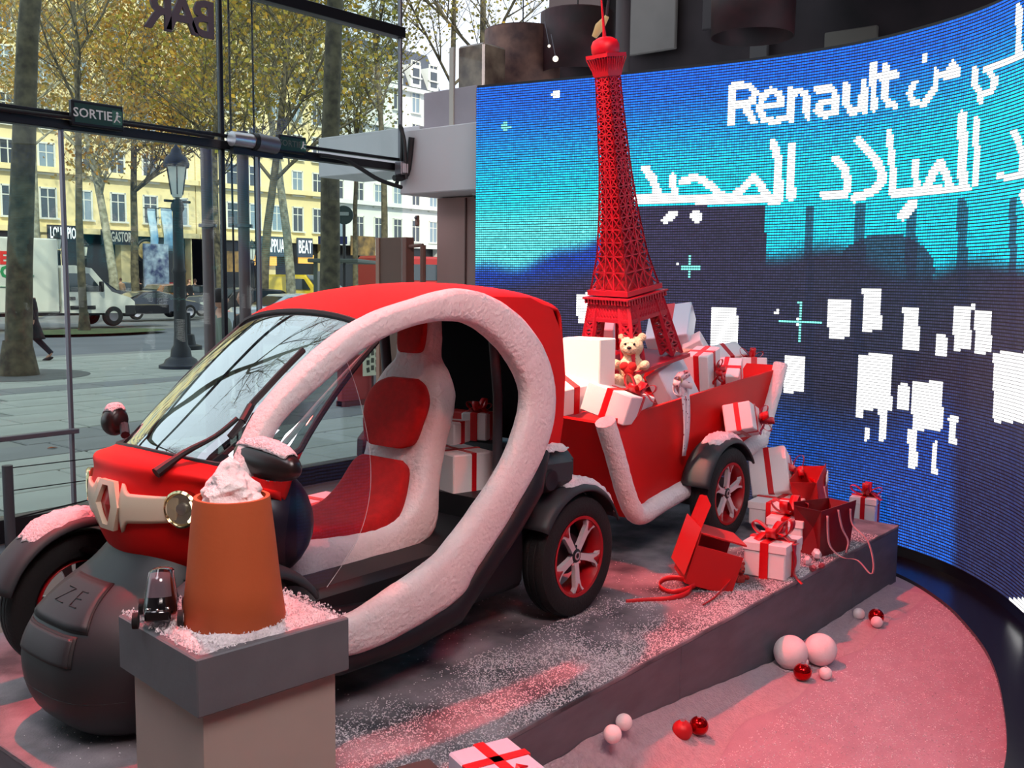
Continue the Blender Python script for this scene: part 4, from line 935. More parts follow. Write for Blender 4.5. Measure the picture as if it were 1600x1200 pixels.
def gift(c, dims, rot, label, rib=(1, 1), bw=.0, m=None, rm=None, lid=False, group=None, zoff=(0, 0), rw=.03, name='wrapped_gift'):
    GN[0] += 1; m = m or WHITEP; rm = rm or RIB; x, y, z = dims
    t = thing(name, label, 'present', c, tuple(math.radians(a) for a in rot), group)
    MB().box((0, 0, 0), dims, bev=.006).build('box_body', m, t, smooth=False)
    if lid: MB().box((0, 0, z / 2 - .02), (x + .012, y + .012, .045), bev=.003).build('box_lid', m, t, smooth=False)
    e = .018 if lid else .005
    if rib[0]: MB().box((0, zoff[1], 0), (x + e, rw, z + e), bev=.001).build('ribbon', rm, t, smooth=False)
    if rib[1]: MB().box((zoff[0], 0, 0), (rw, y + e, z + e), bev=.001).build('ribbon', rm, t, smooth=False)
    if bw: bow(t, bw, z / 2 + e / 2, rm, seed=GN[0], at=zoff)
    return t
def at_(px, py, ax, v): return on(px, py, ax, v)
# heap in the trailer
gift(at_(920, 566, 'y', .02), (.17, .24, .27), (0, 0, 4), 'plain bright white box lit by a spotlight, left front of the trailer heap', rib=(0, 0), m=mat('bright_white_card', (244, 240, 228), .55))
g = gift(at_(966, 630, 'y', .17), (.40, .26, .16), (-16, -6, 14), 'large flat white present with a red cross ribbon and bow below the teddy bear', rw=.035)
bow(g, .15, .082, RIB, seed=90, loops=4, at=(-.01, .08))
gift(at_(884, 612, 'y', -.05), (.24, .24, .16), (-18, 10, -25), 'tilted white present with one red band at the far left corner of the trailer', rib=(0, 1), rw=.035)
gift(at_(862, 596, 'y', -.35), (.22, .22, .2), (0, 0, 20), 'white present half hidden between the car roof and the bright white box', rib=(1, 0))
gift(at_(908, 612, 'y', .0), (.16, .16, .08), (10, 0, 40), 'small glowing white present lying at the foot of the bright white box', rib=(0, 0))
gift(at_(1052, 604, 'y', .14), (.36, .10, .27), (24, 12, 8), 'square white present leaning back, with a pale spotted ribbon on the trailer rim', rib=(0, 0), m=mat('pinkish_paper', (236, 216, 222), .5))
g = gift(at_(1098, 578, 'y', .06), (.24, .16, .25), (0, 12, 10), 'upright white present with red cross ribbon and bow right of the spotted ribbon', rw=.035)
b = bow(g, .12, .0, RIB, seed=44); b.location = (0, .09, .0); b.rotation_euler = (-PI / 2, 0, 0)
gift(at_(1052, 562, 'y', -.12), (.22, .18, .12), (0, 5, 0), 'small present lit orange just right of the teddy bear', rib=(0, 0), m=mat('orange_lit_paper', (232, 186, 150), .6))  # orange light on this present is put into its paper colour
gift(at_(1088, 545, 'y', -.22), (.16, .14, .16), (30, 20, 30), 'pointed white present peeping up behind the upright one with the bow', rib=(0, 0))
gift(at_(1134, 588, 'y', .06), (.22, .20, .16), (0, 30, 20), 'tilted white present with red bands in the rear half of the trailer', rw=.03)
gift(at_(1136, 562, 'y', -.18), (.22, .22, .16), (10, 20, 50), 'white present wedged behind at the rear of the trailer heap', rib=(1, 0))
gift(at_(1174, 583, 'y', .04), (.22, .18, .20), (0, -10, 35), 'white present with red band and big bow at the rear top corner of the trailer', bw=.13, rib=(1, 1), rw=.04)
gift(at_(1048, 514, 'y', -.45), (.38, .30, .16), (10, 35, 25), 'silvery white present with a wide red band tilted behind the right tower legs', rib=(1, 0), rw=.06, m=mat('silver_paper', (206, 204, 214), .3, metal=.2))
gift(at_(940, 523, 'y', -.42), (.16, .16, .14), (0, 20, 30), 'small present with a red band seen through the left tower arch', rib=(1, 0), rw=.04)
gift(at_(902, 556, 'y', -.45), (.2, .2, .16), (0, 0, 15), 'white present behind the bright white box at the foot of the tower', rib=(1, 1))
gift(at_(1010, 570, 'y', -.40), (.3, .3, .2), (0, 0, 15), 'red wrapped present carrying the right side of the tower foot', rib=(0, 0), m=REDP)
gift(at_(960, 596, 'y', -.25), (.26, .26, .2), (0, 0, 30), 'white present behind the teddy bear under the tower', rib=(1, 1))
# filling under the heap: red paper sheets lining the load
def fill(u, v):
    x = -.72 - u * 1.85; y = .26 - v * .84
    return (x, y, .70 + u * .13 + .03 * noise.noise(Vector((x * 4, y * 4, 0))))
tag(MB().grid(fill, 30, 16).build('red_tissue', REDP, smooth=False, solid=.004), 'crumpled red tissue lining the load under the presents in the trailer', 'tissue')
# spotted ribbon rosette with two hanging tails
SPOT = bpy.data.materials.new('spotted_ribbon'); SPOT.use_nodes = True; n = SPOT.node_tree.nodes; l = SPOT.node_tree.links; p = n['Principled BSDF']; p.inputs['Roughness'].default_value = .4
v_ = n.new('ShaderNodeTexVoronoi'); v_.inputs['Scale'].default_value = 42; r_ = n.new('ShaderNodeValToRGB'); r_.color_ramp.interpolation = 'CONSTANT'; r_.color_ramp.elements[0].color = srgb((120, 40, 70)); r_.color_ramp.elements[1].position = .22; r_.color_ramp.elements[1].color = srgb((238, 206, 210))
tc_ = n.new('ShaderNodeTexCoord'); l.new(tc_.outputs['Object'], v_.inputs['Vector']); l.new(v_.outputs['Distance'], r_.inputs[0]); l.new(r_.outputs[0], p.inputs['Base Color'])
c = at_(1056, 596, 'y', .30)
t = thing('spotted_bow', 'pale pink spotted ribbon bow with two tails hanging over the red trailer side', 'bow', c)
b = bow(t, .13, 0, SPOT, loops=6, w=.035, tails=0, seed=3); b.rotation_euler = (-PI / 2 - .2, 0, 0)
for dx, ln, sw in ((-.005, .43, -.02), (.055, .40, .03)):
    MB().strip([(-dx * 1.0 + sw * t_ - .03, .02 + .03 * math.sin(t_ * 2.4), -ln * t_) for t_ in [j / 12 for j in range(13)]], (.042, .0, .004)).build('ribbon_tail', SPOT, t, solid=.0015)
MB().ell((0, .03, .01), (.018, .012, .02), 10, 8).build('gold_charm', mat('gold_charm', (235, 205, 140), .3, metal=.6), t)
# presents spilling down behind the trailer wheel
g = gift(at_(1160, 656, 'y', .40), (.26, .17, .17), (14, -16, 12), 'white present with red ribbon perched on the trailer mudguard', rw=.03)
b = bow(g, .13, 0, RIB, seed=21); b.location = (-.08, .09, .0); b.rotation_euler = (-PI / 2, 0, 0)
g = gift(at_(1210, 752, 'y', .44), (.34, .24, .32), (18, -34, 8), 'large white present with red ribbons tumbling off the back of the trailer', rw=.035)
b = bow(g, .22, 0, RIB, seed=22, loops=5); b.location = (0, .125, .0); b.rotation_euler = (-PI / 2, 0, 0)
MB().strip(catmull([(0.0, .12, .02), (.05, .15, -.12), (.10, .15, -.25), (.2, .16, -.32)], 5), (.03, 0, .02)).build('ribbon_tail', RIB, g, solid=.0015)
g = gift(at_(1216, 797, 'y', .60), (.34, .25, .14), (0, 0, 5), 'low white present standing under the tumbling one behind the wheel', rw=.03, lid=True)
gift(at_(1233, 828, 'y', .80), (.22, .20, .17), (0, 0, 10), 'white boxed present with a big red bow, second from the platform edge', bw=.17, rw=.04, lid=True)
g = gift(at_(1207, 868, 'y', .96), (.26, .22, .18), (0, 0, 6), 'white boxed present with a red bow and hanging tail at the front platform edge', bw=.18, rw=.045, lid=True)
MB().strip(catmull([(0.03, .115, .09), (.03, .135, .0), (.04, .13, -.06), (.08, .17, -.085), (.12, .2, -.088)], 5), [Vector((.036, 0, .004))] * 21).build('ribbon_tail', RIB, g, solid=.0015)
gift(at_(1352, 795, 'y', .72), (.18, .17, .18), (0, 0, 8), 'white boxed present with a red bow at the far right end of the platform', bw=.17, rw=.03, lid=True)
# crossed red and white bag behind, dark red carrier bag with pale ribbon handles
def carrier(c, w, d, h, rot, m, label, ribm, nh=2):
    t = thing('carrier_bag', label, 'bag', c, rot)
    k = .84; P = [(-w / 2, -d / 2), (w / 2, -d / 2), (w / 2, d / 2), (-w / 2, d / 2)]
    vs = [(x * k, y * k, 0) for x, y in P] + [(x, y, h + (.02 if i % 2 else 0)) for i, (x, y) in enumerate(P)]
    MB().add(vs, [(3, 2, 1, 0), (0, 1, 5, 4), (2, 3, 7, 6)] ).build('bag_body', m, t, smooth=False, solid=.003)
    for s_ in (-1, 1):
        MB().add([(s_ * w / 2 * k, -d / 2 * k, 0), (s_ * w / 2 * .62, 0, h * .55), (s_ * w / 2 * k, d / 2 * k, 0), (s_ * w / 2, d / 2, h), (s_ * w / 2, -d / 2, h)], [(0, 1, 4), (1, 3, 4), (0, 2, 1), (1, 2, 3)]).build('gusset', m, t, smooth=False, solid=.002)
    return t
c = at_(1318, 866, 'z', .0)
t = carrier((c.x, c.y - .12, .0), .34, .18, .27, (0, 0, math.radians(-12)), mat('glossy_dark_red', (120, 12, 20), .35, var=.2, vs=4), 'dark red glossy carrier bag with long pale ribbon handles near the platform end', RIBP)
for pts in ([(.12, .10, .24), (.13, .12, .10), (.10, .14, .04), (.04, .16, .0), (-.04, .2, -.02), (-.08, .26, -.09), (-.12, .25, -.04), (-.13, .20, .08), (-.10, .12, .16), (-.10, .10, .25)], [(.02, .10, .26), (.02, .13, .16), (-.03, .14, .08), (.0, .15, .02)]):
    MB().strip(catmull(pts, 5), (.026, .004, .006)).build('ribbon_handle', RIBP, t, solid=.0015)
c = at_(1316, 838, 'z', 0)
t = carrier((c.x - .12, c.y - .22, 0), .26, .16, .36, (math.radians(6), math.radians(14), math.radians(10)), REDP, 'tall red paper bag leaning with a folded white corner beside the dark red bag', RIBP)
MB().add([(-.12, .085, .26), (-.03, .088, .26), (-.06, .09, .32), (-.12, .09, .34)], [(0, 1, 2, 3)]).build('white_corner', WHITEP, t, solid=.003)
MB().strip(catmull([(.05, .10, .3), (.08, .12, .18), (.06, .14, .06), (-.02, .18, .0)], 5), (.024, .0, .004)).build('ribbon_handle', RIBP, t, solid=.0015)
# crystals
for i, (px, py, r) in enumerate([(1262, 876, .028), (1276, 866, .034), (1270, 888, .022), (1284, 884, .02)]):
    c = at_(px, py, 'z', r); m = MB().ell((0, 0, 0), (r, r * .8, r), 6, 4, rot=(.3 * i, .5, i)); o = m.build('crystal_ornament', mat('frosted_crystal', (230, 214, 216), .15, spec=.8, bump=.3, bs=30) if i < 2 else mat('red_frosted', (150, 60, 70), .3, bump=.5, bs=60), loc=c, smooth=False)
    tag(o, ['rough frosted white crystal left of the dark red bag', 'larger frosted crystal block right beside the boxed present', 'small reddish crystal in front of the frosted ones', 'tiny reddish crystal nearest the platform edge'][i], 'ornament', 'crystal ornaments on the platform')
# open red gift box lying on its side with a small bear inside
c = at_(1108, 905, 'y', .80); c.z = .135
t = thing('open_gift_box', 'open red gift box tipped over at the platform edge with red wrapping and ribbon', 'box', c, (math.radians(0), math.radians(-16), math.radians(-48)))
for nm, cc_, dd in [('box_side', (0, -.13, 0), (.24, .008, .26)), ('box_side', (.12, 0, 0), (.008, .26, .26)), ('box_side', (0, .13, -.03), (.24, .008, .20)), ('box_base', (0, 0, -.13), (.24, .26, .008)), ('box_side', (0, 0, .13), (.24, .26, .008))]:
    MB().box(cc_, dd).build(nm, REDP, t, smooth=False)
def crump(u, v): return (.13 - .02 * u, -.13 + .24 * v, .06 + .24 * u + .012 * noise.noise(Vector((u * 9, v * 9, 0))) - .05 * abs(v - .5))
MB().grid(crump, 6, 6).build('wrapping_sheet', REDP, t, smooth=False, solid=.002)
MB().grid(lambda u, v: (.135 + .01 * u, -.16 + .32 * v, .16 - .25 * u + .02 * noise.noise(Vector((u * 6, v * 6, 3)))), 6, 6).build('wrapping_sheet', mat('sheer_red', (206, 26, 26), .4), t, smooth=False, solid=.002)
c2 = at_(1062, 925, 'z', .01)
o = thing('loose_ribbon', 'loose curl of sheer red ribbon lying on the platform left of the open box', 'ribbon', (0, 0, 0))
SHR = mat('sheer_ribbon', (200, 30, 36), .4)
pts = [at_(x, y, 'z', z) for x, y, z in [(978, 941, .004), (1010, 938, .006), (1050, 935, .01), (1076, 925, .02), (1080, 912, .03), (1060, 903, .06), (1038, 905, .05), (1030, 916, .02), (1050, 925, .012), (1085, 915, .03), (1110, 890, .08)]]
MB().strip(catmull(pts, 6), (.004, .0, .028)).build('ribbon_curl', SHR, o, solid=.0012)
pts = [at_(x, y, 'z', z) for x, y, z in [(1098, 946, .006), (1115, 935, .01), (1130, 920, .03), (1146, 902, .06)]]
MB().strip(catmull(pts, 6), (.03, .012, .02)).build('ribbon_curl', SHR, o, solid=.0012)
# front present at the lower edge of the picture
c = at_(776, 1208, 'y', 1.42)
bg_ = gift((c.x, c.y, c.z - .03), (.20, .22, .14), (0, 0, -20), 'bluish white present with a red bow at the bottom edge of the picture', rw=.035, m=mat('pale_blue_paper', (190, 204, 220), .45))
b = bow(bg_, .14, 0, RIB, seed=71, loops=5); b.location = (.0, .115, -.01); b.rotation_euler = (-PI / 2 + .3, 0, 0)
t = thing('dark_gift_box', 'dark green grey box behind the present at the bottom edge', 'box', (c.x + .22, c.y - .12, c.z - .05), (0, 0, math.radians(-20)))
MB().box((0, 0, 0), (.2, .2, .12), bev=.005).build('box_body', mat('dark_green_card', (54, 62, 58), .7), t, smooth=False); MB().box((0, 0, .05), (.21, .21, .035), bev=.003).build('box_lid', _m['dark_green_card'], t, smooth=False)
o = MB().box((c.x + .08, c.y + .02, (FL + c.z - .11) / 2), (.5, .42, abs(c.z - .11 - FL)), bev=.02).build('red_display_block', REDP, smooth=False); tag(o, 'low red block under the two presents at the bottom edge', 'block')
# presents inside the car and beside it
gift(at_(716, 744, 'y', .10), (.22, .26, .25), (0, 0, -14), 'large white present with red bands directly behind the car seat', rib=(1, 1), rw=.025, m=WHITEP)
gift(at_(703, 674, 'y', .06), (.14, .14, .10), (0, 0, 10), 'small white present on top of the large one behind the seat', rib=(0, 1), rw=.03)
gift(at_(748, 664, 'y', .02), (.13, .13, .13), (0, 0, 20), 'white present with red ribbon next to the rear pillar inside the car', rw=.035, bw=.10)
gift(at_(722, 655, 'y', -.12), (.12, .12, .09), (0, 0, 10), 'red present with a pointed top behind the seat', rib=(0, 0), m=REDP)
gift(at_(756, 705, 'y', -.08), (.22, .26, .18), (0, 0, 0), 'cream box at the back of the cabin under the smaller presents', rib=(0, 1), m=mat('cream_card', (214, 190, 176), .7))
c = at_(512, 782, 'y', -.72)
gift((c.x, c.y, .20), (.34, .36, .40), (0, 0, 6), 'white square present with red ribbons seen past the seat on the far side', rw=.045)
# ------------------------------------------------------------ teddy bears
def teddy(c, s, rot, label, fur, mz=None, heart=False):
    t = thing('teddy_bear', label, 'teddy bear', c, rot); m = MB()
    for cc_, rr in [((0, 0, .10), (.07, .08, .09)), ((0.01, 0, .235), (.062, .07, .062)), ((.055, 0, .22), (.035, .04, .03)), ((.06, .06, .03), (.06, .03, .035)), ((.06, -.06, .03), (.06, .03, .035)), ((.11, .06, .045), (.02, .03, .04)), ((.11, -.06, .045), (.02, .03, .04)), ((.04, .085, .13), (.05, .028, .03)), ((.04, -.085, .13), (.05, .028, .03)), ((0, .058, .29), (.014, .026, .026)), ((0, -.058, .29), (.014, .026, .026)), ((.005, 0, .17), (.045, .05, .04))]:
        m.ell(Vector(cc_) * s, [a * s for a in rr], 16, 10)
    o = m.build('body', fur, t); r = o.modifiers.new('r', 'REMESH'); r.mode = 'VOXEL'; r.voxel_size = .0045 * s; r.use_smooth_shade = True
    q = o.modifiers.new('s', 'SMOOTH'); q.iterations = 6
    for y in (.026, -.026): MB().ell(Vector((.068, y, .252)) * s, .0075 * s, 8, 6).build('eye', BLK, t)
    MB().ell(Vector((.088, 0, .232)) * s, [.01 * s, .014 * s, .009 * s], 10, 6).build('nose', BLK, t)
    MB().tube([Vector((.086, -.014, .205)) * s, Vector((.09, 0, .2)) * s, Vector((.086, .014, .205)) * s], .002 * s, 5).build('mouth', BLK, t)
    if heart:
        h = MB()
        h.ell(Vector((.10, .022, .125)) * s, [.02 * s, .028 * s, .028 * s], 12, 8); h.ell(Vector((.10, -.022, .125)) * s, [.02 * s, .028 * s, .028 * s], 12, 8); h.ell(Vector((.10, 0, .105)) * s, [.018 * s, .03 * s, .034 * s], 12, 8, rot=(PI / 4, 0, 0))
        h.build('heart_cushion', REDC, t)
    return t
FUR = mat('cream_fur', (232, 200, 168), .95, bump=.8, bs=140, var=.1, vs=20)
c = at_(986, 604, 'y', .09)
teddy((c.x, c.y, c.z), .98, (0, 0, math.radians(22)), 'cream teddy bear hugging a red heart on top of the trailer presents', FUR, heart=True)
c = at_(1154, 915, 'y', .90)
teddy((c.x, c.y, c.z - .01), .42, (math.radians(0), 0, math.radians(60)), 'tiny red and white bear inside the tipped open red box', mat('red_fur', (176, 50, 44), .9, bump=.5, bs=150))
# ------------------------------------------------------------ plinth, pot and toy in the foreground
ZP = .81
c0, c1, c2 = on(311, 1024, 'z', ZP), on(549, 958, 'z', ZP), on(180, 956, 'z', ZP)
ex = (c1 - c0); ey = (c2 - c0); cx_ = c0 + (ex + ey) / 2
wx, wy = ex.length, ey.length; ang = math.atan2(-ex.y, -ex.x)
t = thing('plinth', 'square cream display plinth with a thick grey cap in the left foreground', 'plinth', (cx_.x, cx_.y, FL), (0, 0, ang))
CAPM = mat('grey_cap_wood', (104, 106, 112), .55, var=.2, vs=6, bump=.06, bs=30)
ch = .118
MB().box((0, 0, ZP - FL - ch / 2 - .008), (wx, wy, ch), bev=.003).build('cap', CAPM, t, smooth=False)
MB().box((0, 0, (ZP - FL - ch) / 2), (wx - .045, wy - .045, ZP - FL - ch)).build('column', mat('cream_plinth_paint', (172, 158, 150), .7, var=.05), t, smooth=False)
def capsnow(u, v):
    e = min(1, 8 * min(u, v, 1 - u, 1 - v)); x = (u - .5) * wx * .995; y = (v - .5) * wy * .995
    return (x, y, ZP - FL - .012 + e * (.010 + .006 * noise.noise(Vector((u * 6, v * 6, 0))) + .002 * noise.noise(Vector((u * 40, v * 40, 0)))))
o = MB().grid(capsnow, 60, 60).build('cap_snow', SNOWM, t); o['kind'] = 'stuff'
rn = random.Random(5); g = MB()
for _ in range(3200):
    x, y = rn.uniform(-.5, .5) * wx * .985, rn.uniform(-.5, .5) * wy * .985; s = rn.uniform(.0012, .0034); z = ZP - FL - .002 + rn.uniform(-.002, .004); a = rn.uniform(0, 6)
    g.add([(x + s * math.cos(a + k * 2.1), y + s * math.sin(a + k * 2.1), z) for k in range(3)] + [(x, y, z + s * 1.5)], [(0, 1, 3), (1, 2, 3), (2, 0, 3)])
o = g.build('snow_grain', SNOWM, t, smooth=False, merge=False); o['kind'] = 'stuff'
pc = on(366, 963, 'z', ZP)
t = thing('terracotta_pot', 'tapering terracotta pot filled with white snow foam on the plinth cap', 'pot', (pc.x, pc.y, ZP - .006))
dpp = (Vector((CX, CY, CZ)) - pc).dot(-FV); k_ = dpp / FPX
rb, rt, hp = 79 * k_, 57 * k_, 196 * k_
TER = mat('terracotta', (196, 92, 46), .75, var=.12, vs=4, bump=.04, bs=60)
MB().lathe([(0, 0), (rb * .97, 0), (rb, .004), (rb * .9, hp * .33), (rb * .82, hp * .66), (rt * 1.02, hp * .97), (rt, hp), (rt * .9, hp), (rt * .88, hp * .9), (rt * .9, hp * .75), (0, hp * .75)], 64).build('pot_body', TER, t, ang=50)
f = MB(); rn = random.Random(8)
def foam(u, v):
    a = v * 2 * PI; h = u; r = rt * .86 * np.interp(u, [0, .2, .4, .6, .75, .9, 1], [.92, .9, .84, .66, .42, .24, .0])
    k = 1 + .32 * noise.noise(Vector((math.cos(a) * 1.6, math.sin(a) * 1.6, u * 4 + 1))) + .12 * noise.noise(Vector((math.cos(a) * 5, math.sin(a) * 5, u * 12)))
    return (r * k * math.cos(a) - .004, r * k * math.sin(a) - .012 * u, hp * .86 + h * 88 * k_)
f.grid(foam, 40, 48).build('snow_foam', mat('whipped_foam', (244, 232, 232), .9, bump=.5, bs=60), t)
tc = on(252, 968, 'z', ZP)
t = thing('toy_car', 'small glossy black toy model of the microcar beside the pot', 'toy car', (tc.x, tc.y, ZP - .001), (0, 0, math.radians(52)))
s = .047
GB = mat('gloss_black', (14, 13, 17), .15, spec=.7, coat=.5)
def tshell(u, v):
    x, z, w = [np.interp(u, [0, .15, .3, .45, .6, .8, 1], q) for q in ([.9, 1.15, 1.0, .8, .45, 0, -.9], [.35, .6, 1.0, 1.3, 2.0, 2.35, 2.2], [.7, .72, .7, .66, .56, .5, .5])]
    a = (v - .5) * PI; return (x * s * math.cos(a) ** .3 - (1 - math.cos(a)) * s * .5, w * s * math.sin(a), z * s * (1 - .12 * (1 - math.cos(a))))
b_ = MB().grid(tshell, 24, 20).build('shell', GB, t, solid=.001)
MB().grid(lambda u, v: Vector(tshell(.44 + .30 * u, .2 + .6 * v)) + Vector((.0015, 0, .0008)), 8, 8).build('windscreen', mat('toy_glass', (96, 84, 92), .08, spec=.9), b_)
for sg in (-1, 1): MB().tube([Vector(tshell(u_, .5 + sg * .46)) + Vector((.001, 0, 0)) for u_ in [.38 + .05 * k for k in range(12)]], .0014, 5).build('chrome_rim', SILV, b_)
MB().box((.1 * s, 0, .55 * s), (2.2 * s, 1.1 * s, .5 * s), bev=.004).build('chassis', GB, t)
for y in (-.42, 0, .42): MB().ell((1.12 * s - abs(y) * .3 * s, y * s, .82 * s), .0042 if y else .0034, 10, 6).build('headlamp', CHROME, t)
for x in (.95, -.95):
    for y in (-1, 1):
        w_ = MB().tube([(x * s, y * s * .82, .36 * s), (x * s, y * s * 1.06, .36 * s)], .36 * s, 20).build('wheel', TYRE, t); MB().tube([(x * s, y * s * 1.06, .36 * s), (x * s, y * s * 1.09, .36 * s)], .2 * s, 14).build('hub', SILV, w_)
# ------------------------------------------------------------ balls
RSH = mat('shiny_red_ball', (190, 10, 16), .08, metal=.85); RMT = mat('matt_red_ball', (180, 14, 20), .5); WBALL = mat('white_foam_ball', (236, 222, 222), .85, bump=.15, bs=120)
for px, py, rp, m, lab in [(1208, 1012, 26, WBALL, 'large white ball on the left of the pair by the platform foot'), (1282, 1015, 25, WBALL, 'large white ball on the right of the pair by the platform foot'), (1241, 1010, 13, RMT, 'matt red bauble squeezed behind the two large white balls'),
                           (1230, 1033, 13, WBALL, 'small white ball at the lower right of the left large ball'), (1254, 1034, 9, WBALL, 'very small white ball just behind the shiny red bauble'), (1254, 1050, 14, RSH, 'shiny red bauble in front of the two large white balls'), (1290, 1052, 10, WBALL, 'small white ball right of the shiny red bauble'),
                           (1342, 959, 9, WBALL, 'small white ball far back beside the platform'), (1369, 963, 12, RSH, 'shiny red bauble farthest back near the screen'), (1370, 972, 9, WBALL, 'small white ball in front of the farthest red bauble'),
                           (957, 1147, 13, WBALL, 'small white ball, nearer of the two lying in the snow bank'), (974, 1128, 12, WBALL, 'small white ball, farther of the two lying in the snow bank'), (1066, 1141, 16, RMT, 'matt red bauble touching a shiny one in the lower middle'), (1092, 1134, 15, RSH, 'shiny red bauble behind the matt one in the lower middle')]:
    z = FL + (.05 if 1060 < px < 1100 else .012); r = .05
    for _ in range(4):
        p = on(px, py, 'z', z + r); dep = (p - Vector((CX, CY, CZ))).dot(FV); r = rp / FPX * dep
    if px < 1000: z = FL + .03
    p = on(px, py, 'z', z + r)
    if px < 1000: p = on(px, py, 'y', 1.20 if px < 970 else 1.16)
    if p.y < 1.13 + r: p.y = 1.13 + r
    o = MB().ell((0, 0, 0), r, 32, 18).build('bauble' if 'bauble' in lab else 'white_ball', m, loc=p)
    tag(o, lab, 'ball', 'baubles and balls on the floor'); 
    if 'shiny' in lab: MB().lathe([(r * .22, r * .95), (r * .2, r * 1.12), (0, r * 1.13)], 12).build('cap', SILV, o)
# crowd barrier post inside the glass
b = on(17, 860, 'z', FL)
t = thing('barrier_post', 'dark grey barrier post with round base and wires at the left edge', 'post', b)
MB().lathe([(0, 0), (.13, 0), (.13, .012), (.03, .02)], 28).build('base', GREYM, t); MB().tube([(0, 0, .01), (0, 0, .60)], .035, 16).build('post', mat('dark_grey_post', (72, 72, 78), .5), t)
for z0, z1, r in ((.58, .58, .004), (.42, .42, .004), (.22, .33, .006)):
    MB().tube([(0, 0, z0), (-.6, 0, (z0 + z1) / 2 - .01), (-1.4, 0.05, z1)], r, 5).build('wire', DARKM, t)
# dark skirt box behind car on the shop floor
# ------------------------------------------------------------ across the avenue
BY = -73.0; GZ = ST
STONE = mat('cream_limestone', (236, 220, 168), .85, var=.12, vs=.35); STONE2 = mat('pale_limestone', (228, 226, 206), .85, var=.10, vs=.4); STONE3 = mat('white_limestone', (226, 230, 226), .85, var=.08, vs=.4)
SL_ = mat('zinc_roof', (74, 80, 92), .5, var=.2, vs=.8); PANE = mat('window_pane_dark', (58, 66, 76), .12, spec=.9); PANE2 = mat('window_pane_pale', (122, 142, 156), .12, spec=.9)
WFR = mat('window_frame_white', (214, 216, 208), .6); IRON = mat('black_iron', (32, 34, 38), .5)
SHOPG = mat('dark_shopfront', (28, 30, 36), .3, spec=.6); AWN = mat('awning_blue_grey', (64, 74, 92), .7); WARM = mat('warm_shop_light', (240, 170, 80), .5, emit=.8)
def building(x0, x1, label, stone, pitch, floors, w, h0, seed, roof=True, top=22):
    rn = random.Random(seed); cx = (x0 + x1) / 2; W_ = abs(x1 - x0); t = thing('stone_building', label, 'building', (cx, BY, GZ))
    MB().box((0, -6, 5.2 + (top - 5.2) / 2), (W_, 12, top - 5.2)).build('facade', stone, t, smooth=False)
    nb = max(1, int(W_ / pitch)); sh = MB(); 
    MB().box((0, -6.3, 2.6), (W_, 11.4, 5.2)).build('shopfront', SHOPG, t, smooth=False)
    nc = max(2, int(W_ / 5.2))
    for k in range(nc + 1):
        x = -W_ / 2 + W_ * k / nc; MB().box((x, -.1, 2.6), (1.5, .9, 5.2)).build('pier', stone, t, smooth=False)
    for k, z in enumerate([5.4, h0 + 3.4 * 1 - .9, top - 4.0, top]):
        MB().box((0, .25, z), (W_, .7, .42)).build('cornice', stone, t, smooth=False)
    wm = {}
    for f in range(floors):
        z = h0 + f * 3.35
        for k in range(nb):
            x = -W_ / 2 + (k + .5) * W_ / nb; wh = 2.3 if f < floors - 1 else 1.7
            key = (wh, rn.random() < .35)
            if key not in wm:
                fr = MB(); ww = w; fr.box((0, .05, wh / 2), (.14, .14, wh)); 
                for sx in (-1, 1): fr.box((sx * ww / 2, .05, 0), (.14, .2, wh))
                fr.v = []; fr.f = []
                for sx in (-1, 1): fr.box((sx * ww / 2, .04, 0), (.13, .12, wh + .12))
                fr.box((0, .04, wh / 2), (ww, .12, .13)); fr.box((0, .12, -wh / 2), (ww + .3, .35, .14)); fr.box((0, .02, 0), (.08, .08, wh)); fr.box((0, .02, wh * .2), (ww, .06, .07))
                o = fr.build('window', WFR, t, smooth=False, merge=False); p = MB().box((0, .012, 0), (ww, .03, wh)).build('pane', PANE2 if key[1] else PANE, o, smooth=False); wm[key] = (o.data, p.data)
                o.location = (x, 0.02, z)
            else:
                a, b = wm[key]; o = bpy.data.objects.new('window', a); COL.objects.link(o); o.parent = t; o.location = (x, 0.02, z); p = bpy.data.objects.new('pane', b); COL.objects.link(p); p.parent = o
    for f in (1, floors - 2):
        z = h0 + f * 3.35 - 1.25; m = MB(); m.box((0, .5, 0), (W_, 1.0, .16))
        for k in range(int(W_ / .45)): m.box((-W_ / 2 + k * .45, .95, .5), (.05, .05, 1.0))
        m.box((0, .95, 1.0), (W_, .07, .07)).box((0, .95, .25), (W_, .05, .05)); m.build('balcony', IRON, t, smooth=False, merge=False)
    if roof:
        MB().add([(-W_ / 2, 0, top + .2), (W_ / 2, 0, top + .2), (W_ / 2, -2.2, top + 4.6), (-W_ / 2, -2.2, top + 4.6), (-W_ / 2, -10, top + 5.5), (W_ / 2, -10, top + 5.5)], [(0, 1, 2, 3), (3, 2, 5, 4)]).build('mansard_roof', SL_, t, smooth=False, solid=.1)
        for k in range(nb):
            x = -W_ / 2 + (k + .5) * W_ / nb; d_ = MB().box((x, -.7, top + 1.6), (1.5, 1.6, 2.3)).build('dormer', stone, t, smooth=False); MB().box((x, .12, top + 1.6), (.95, .06, 1.6)).build('pane', PANE, d_, smooth=False)
    return t
building(-20, -45.5, 'cream stone building with dark window rows and iron balconies across the avenue, left', STONE, 2.7, 6, 1.25, 7.4, 1, True, 26.0)
building(-45.6, -60, 'cream stone building with blue hanging banners across the avenue, middle', STONE, 2.4, 6, 1.2, 7.4, 2, True, 25.0)
building(-60.1, -76, 'white stone building with balconies and tall windows across the avenue, right', STONE3, 2.3, 6, 1.2, 7.0, 3, True, 21.5)
building(6, -19.9, 'cream stone building beyond the left end of the avenue view', STONE, 2.7, 6, 1.25, 7.4, 5, True, 25.0)
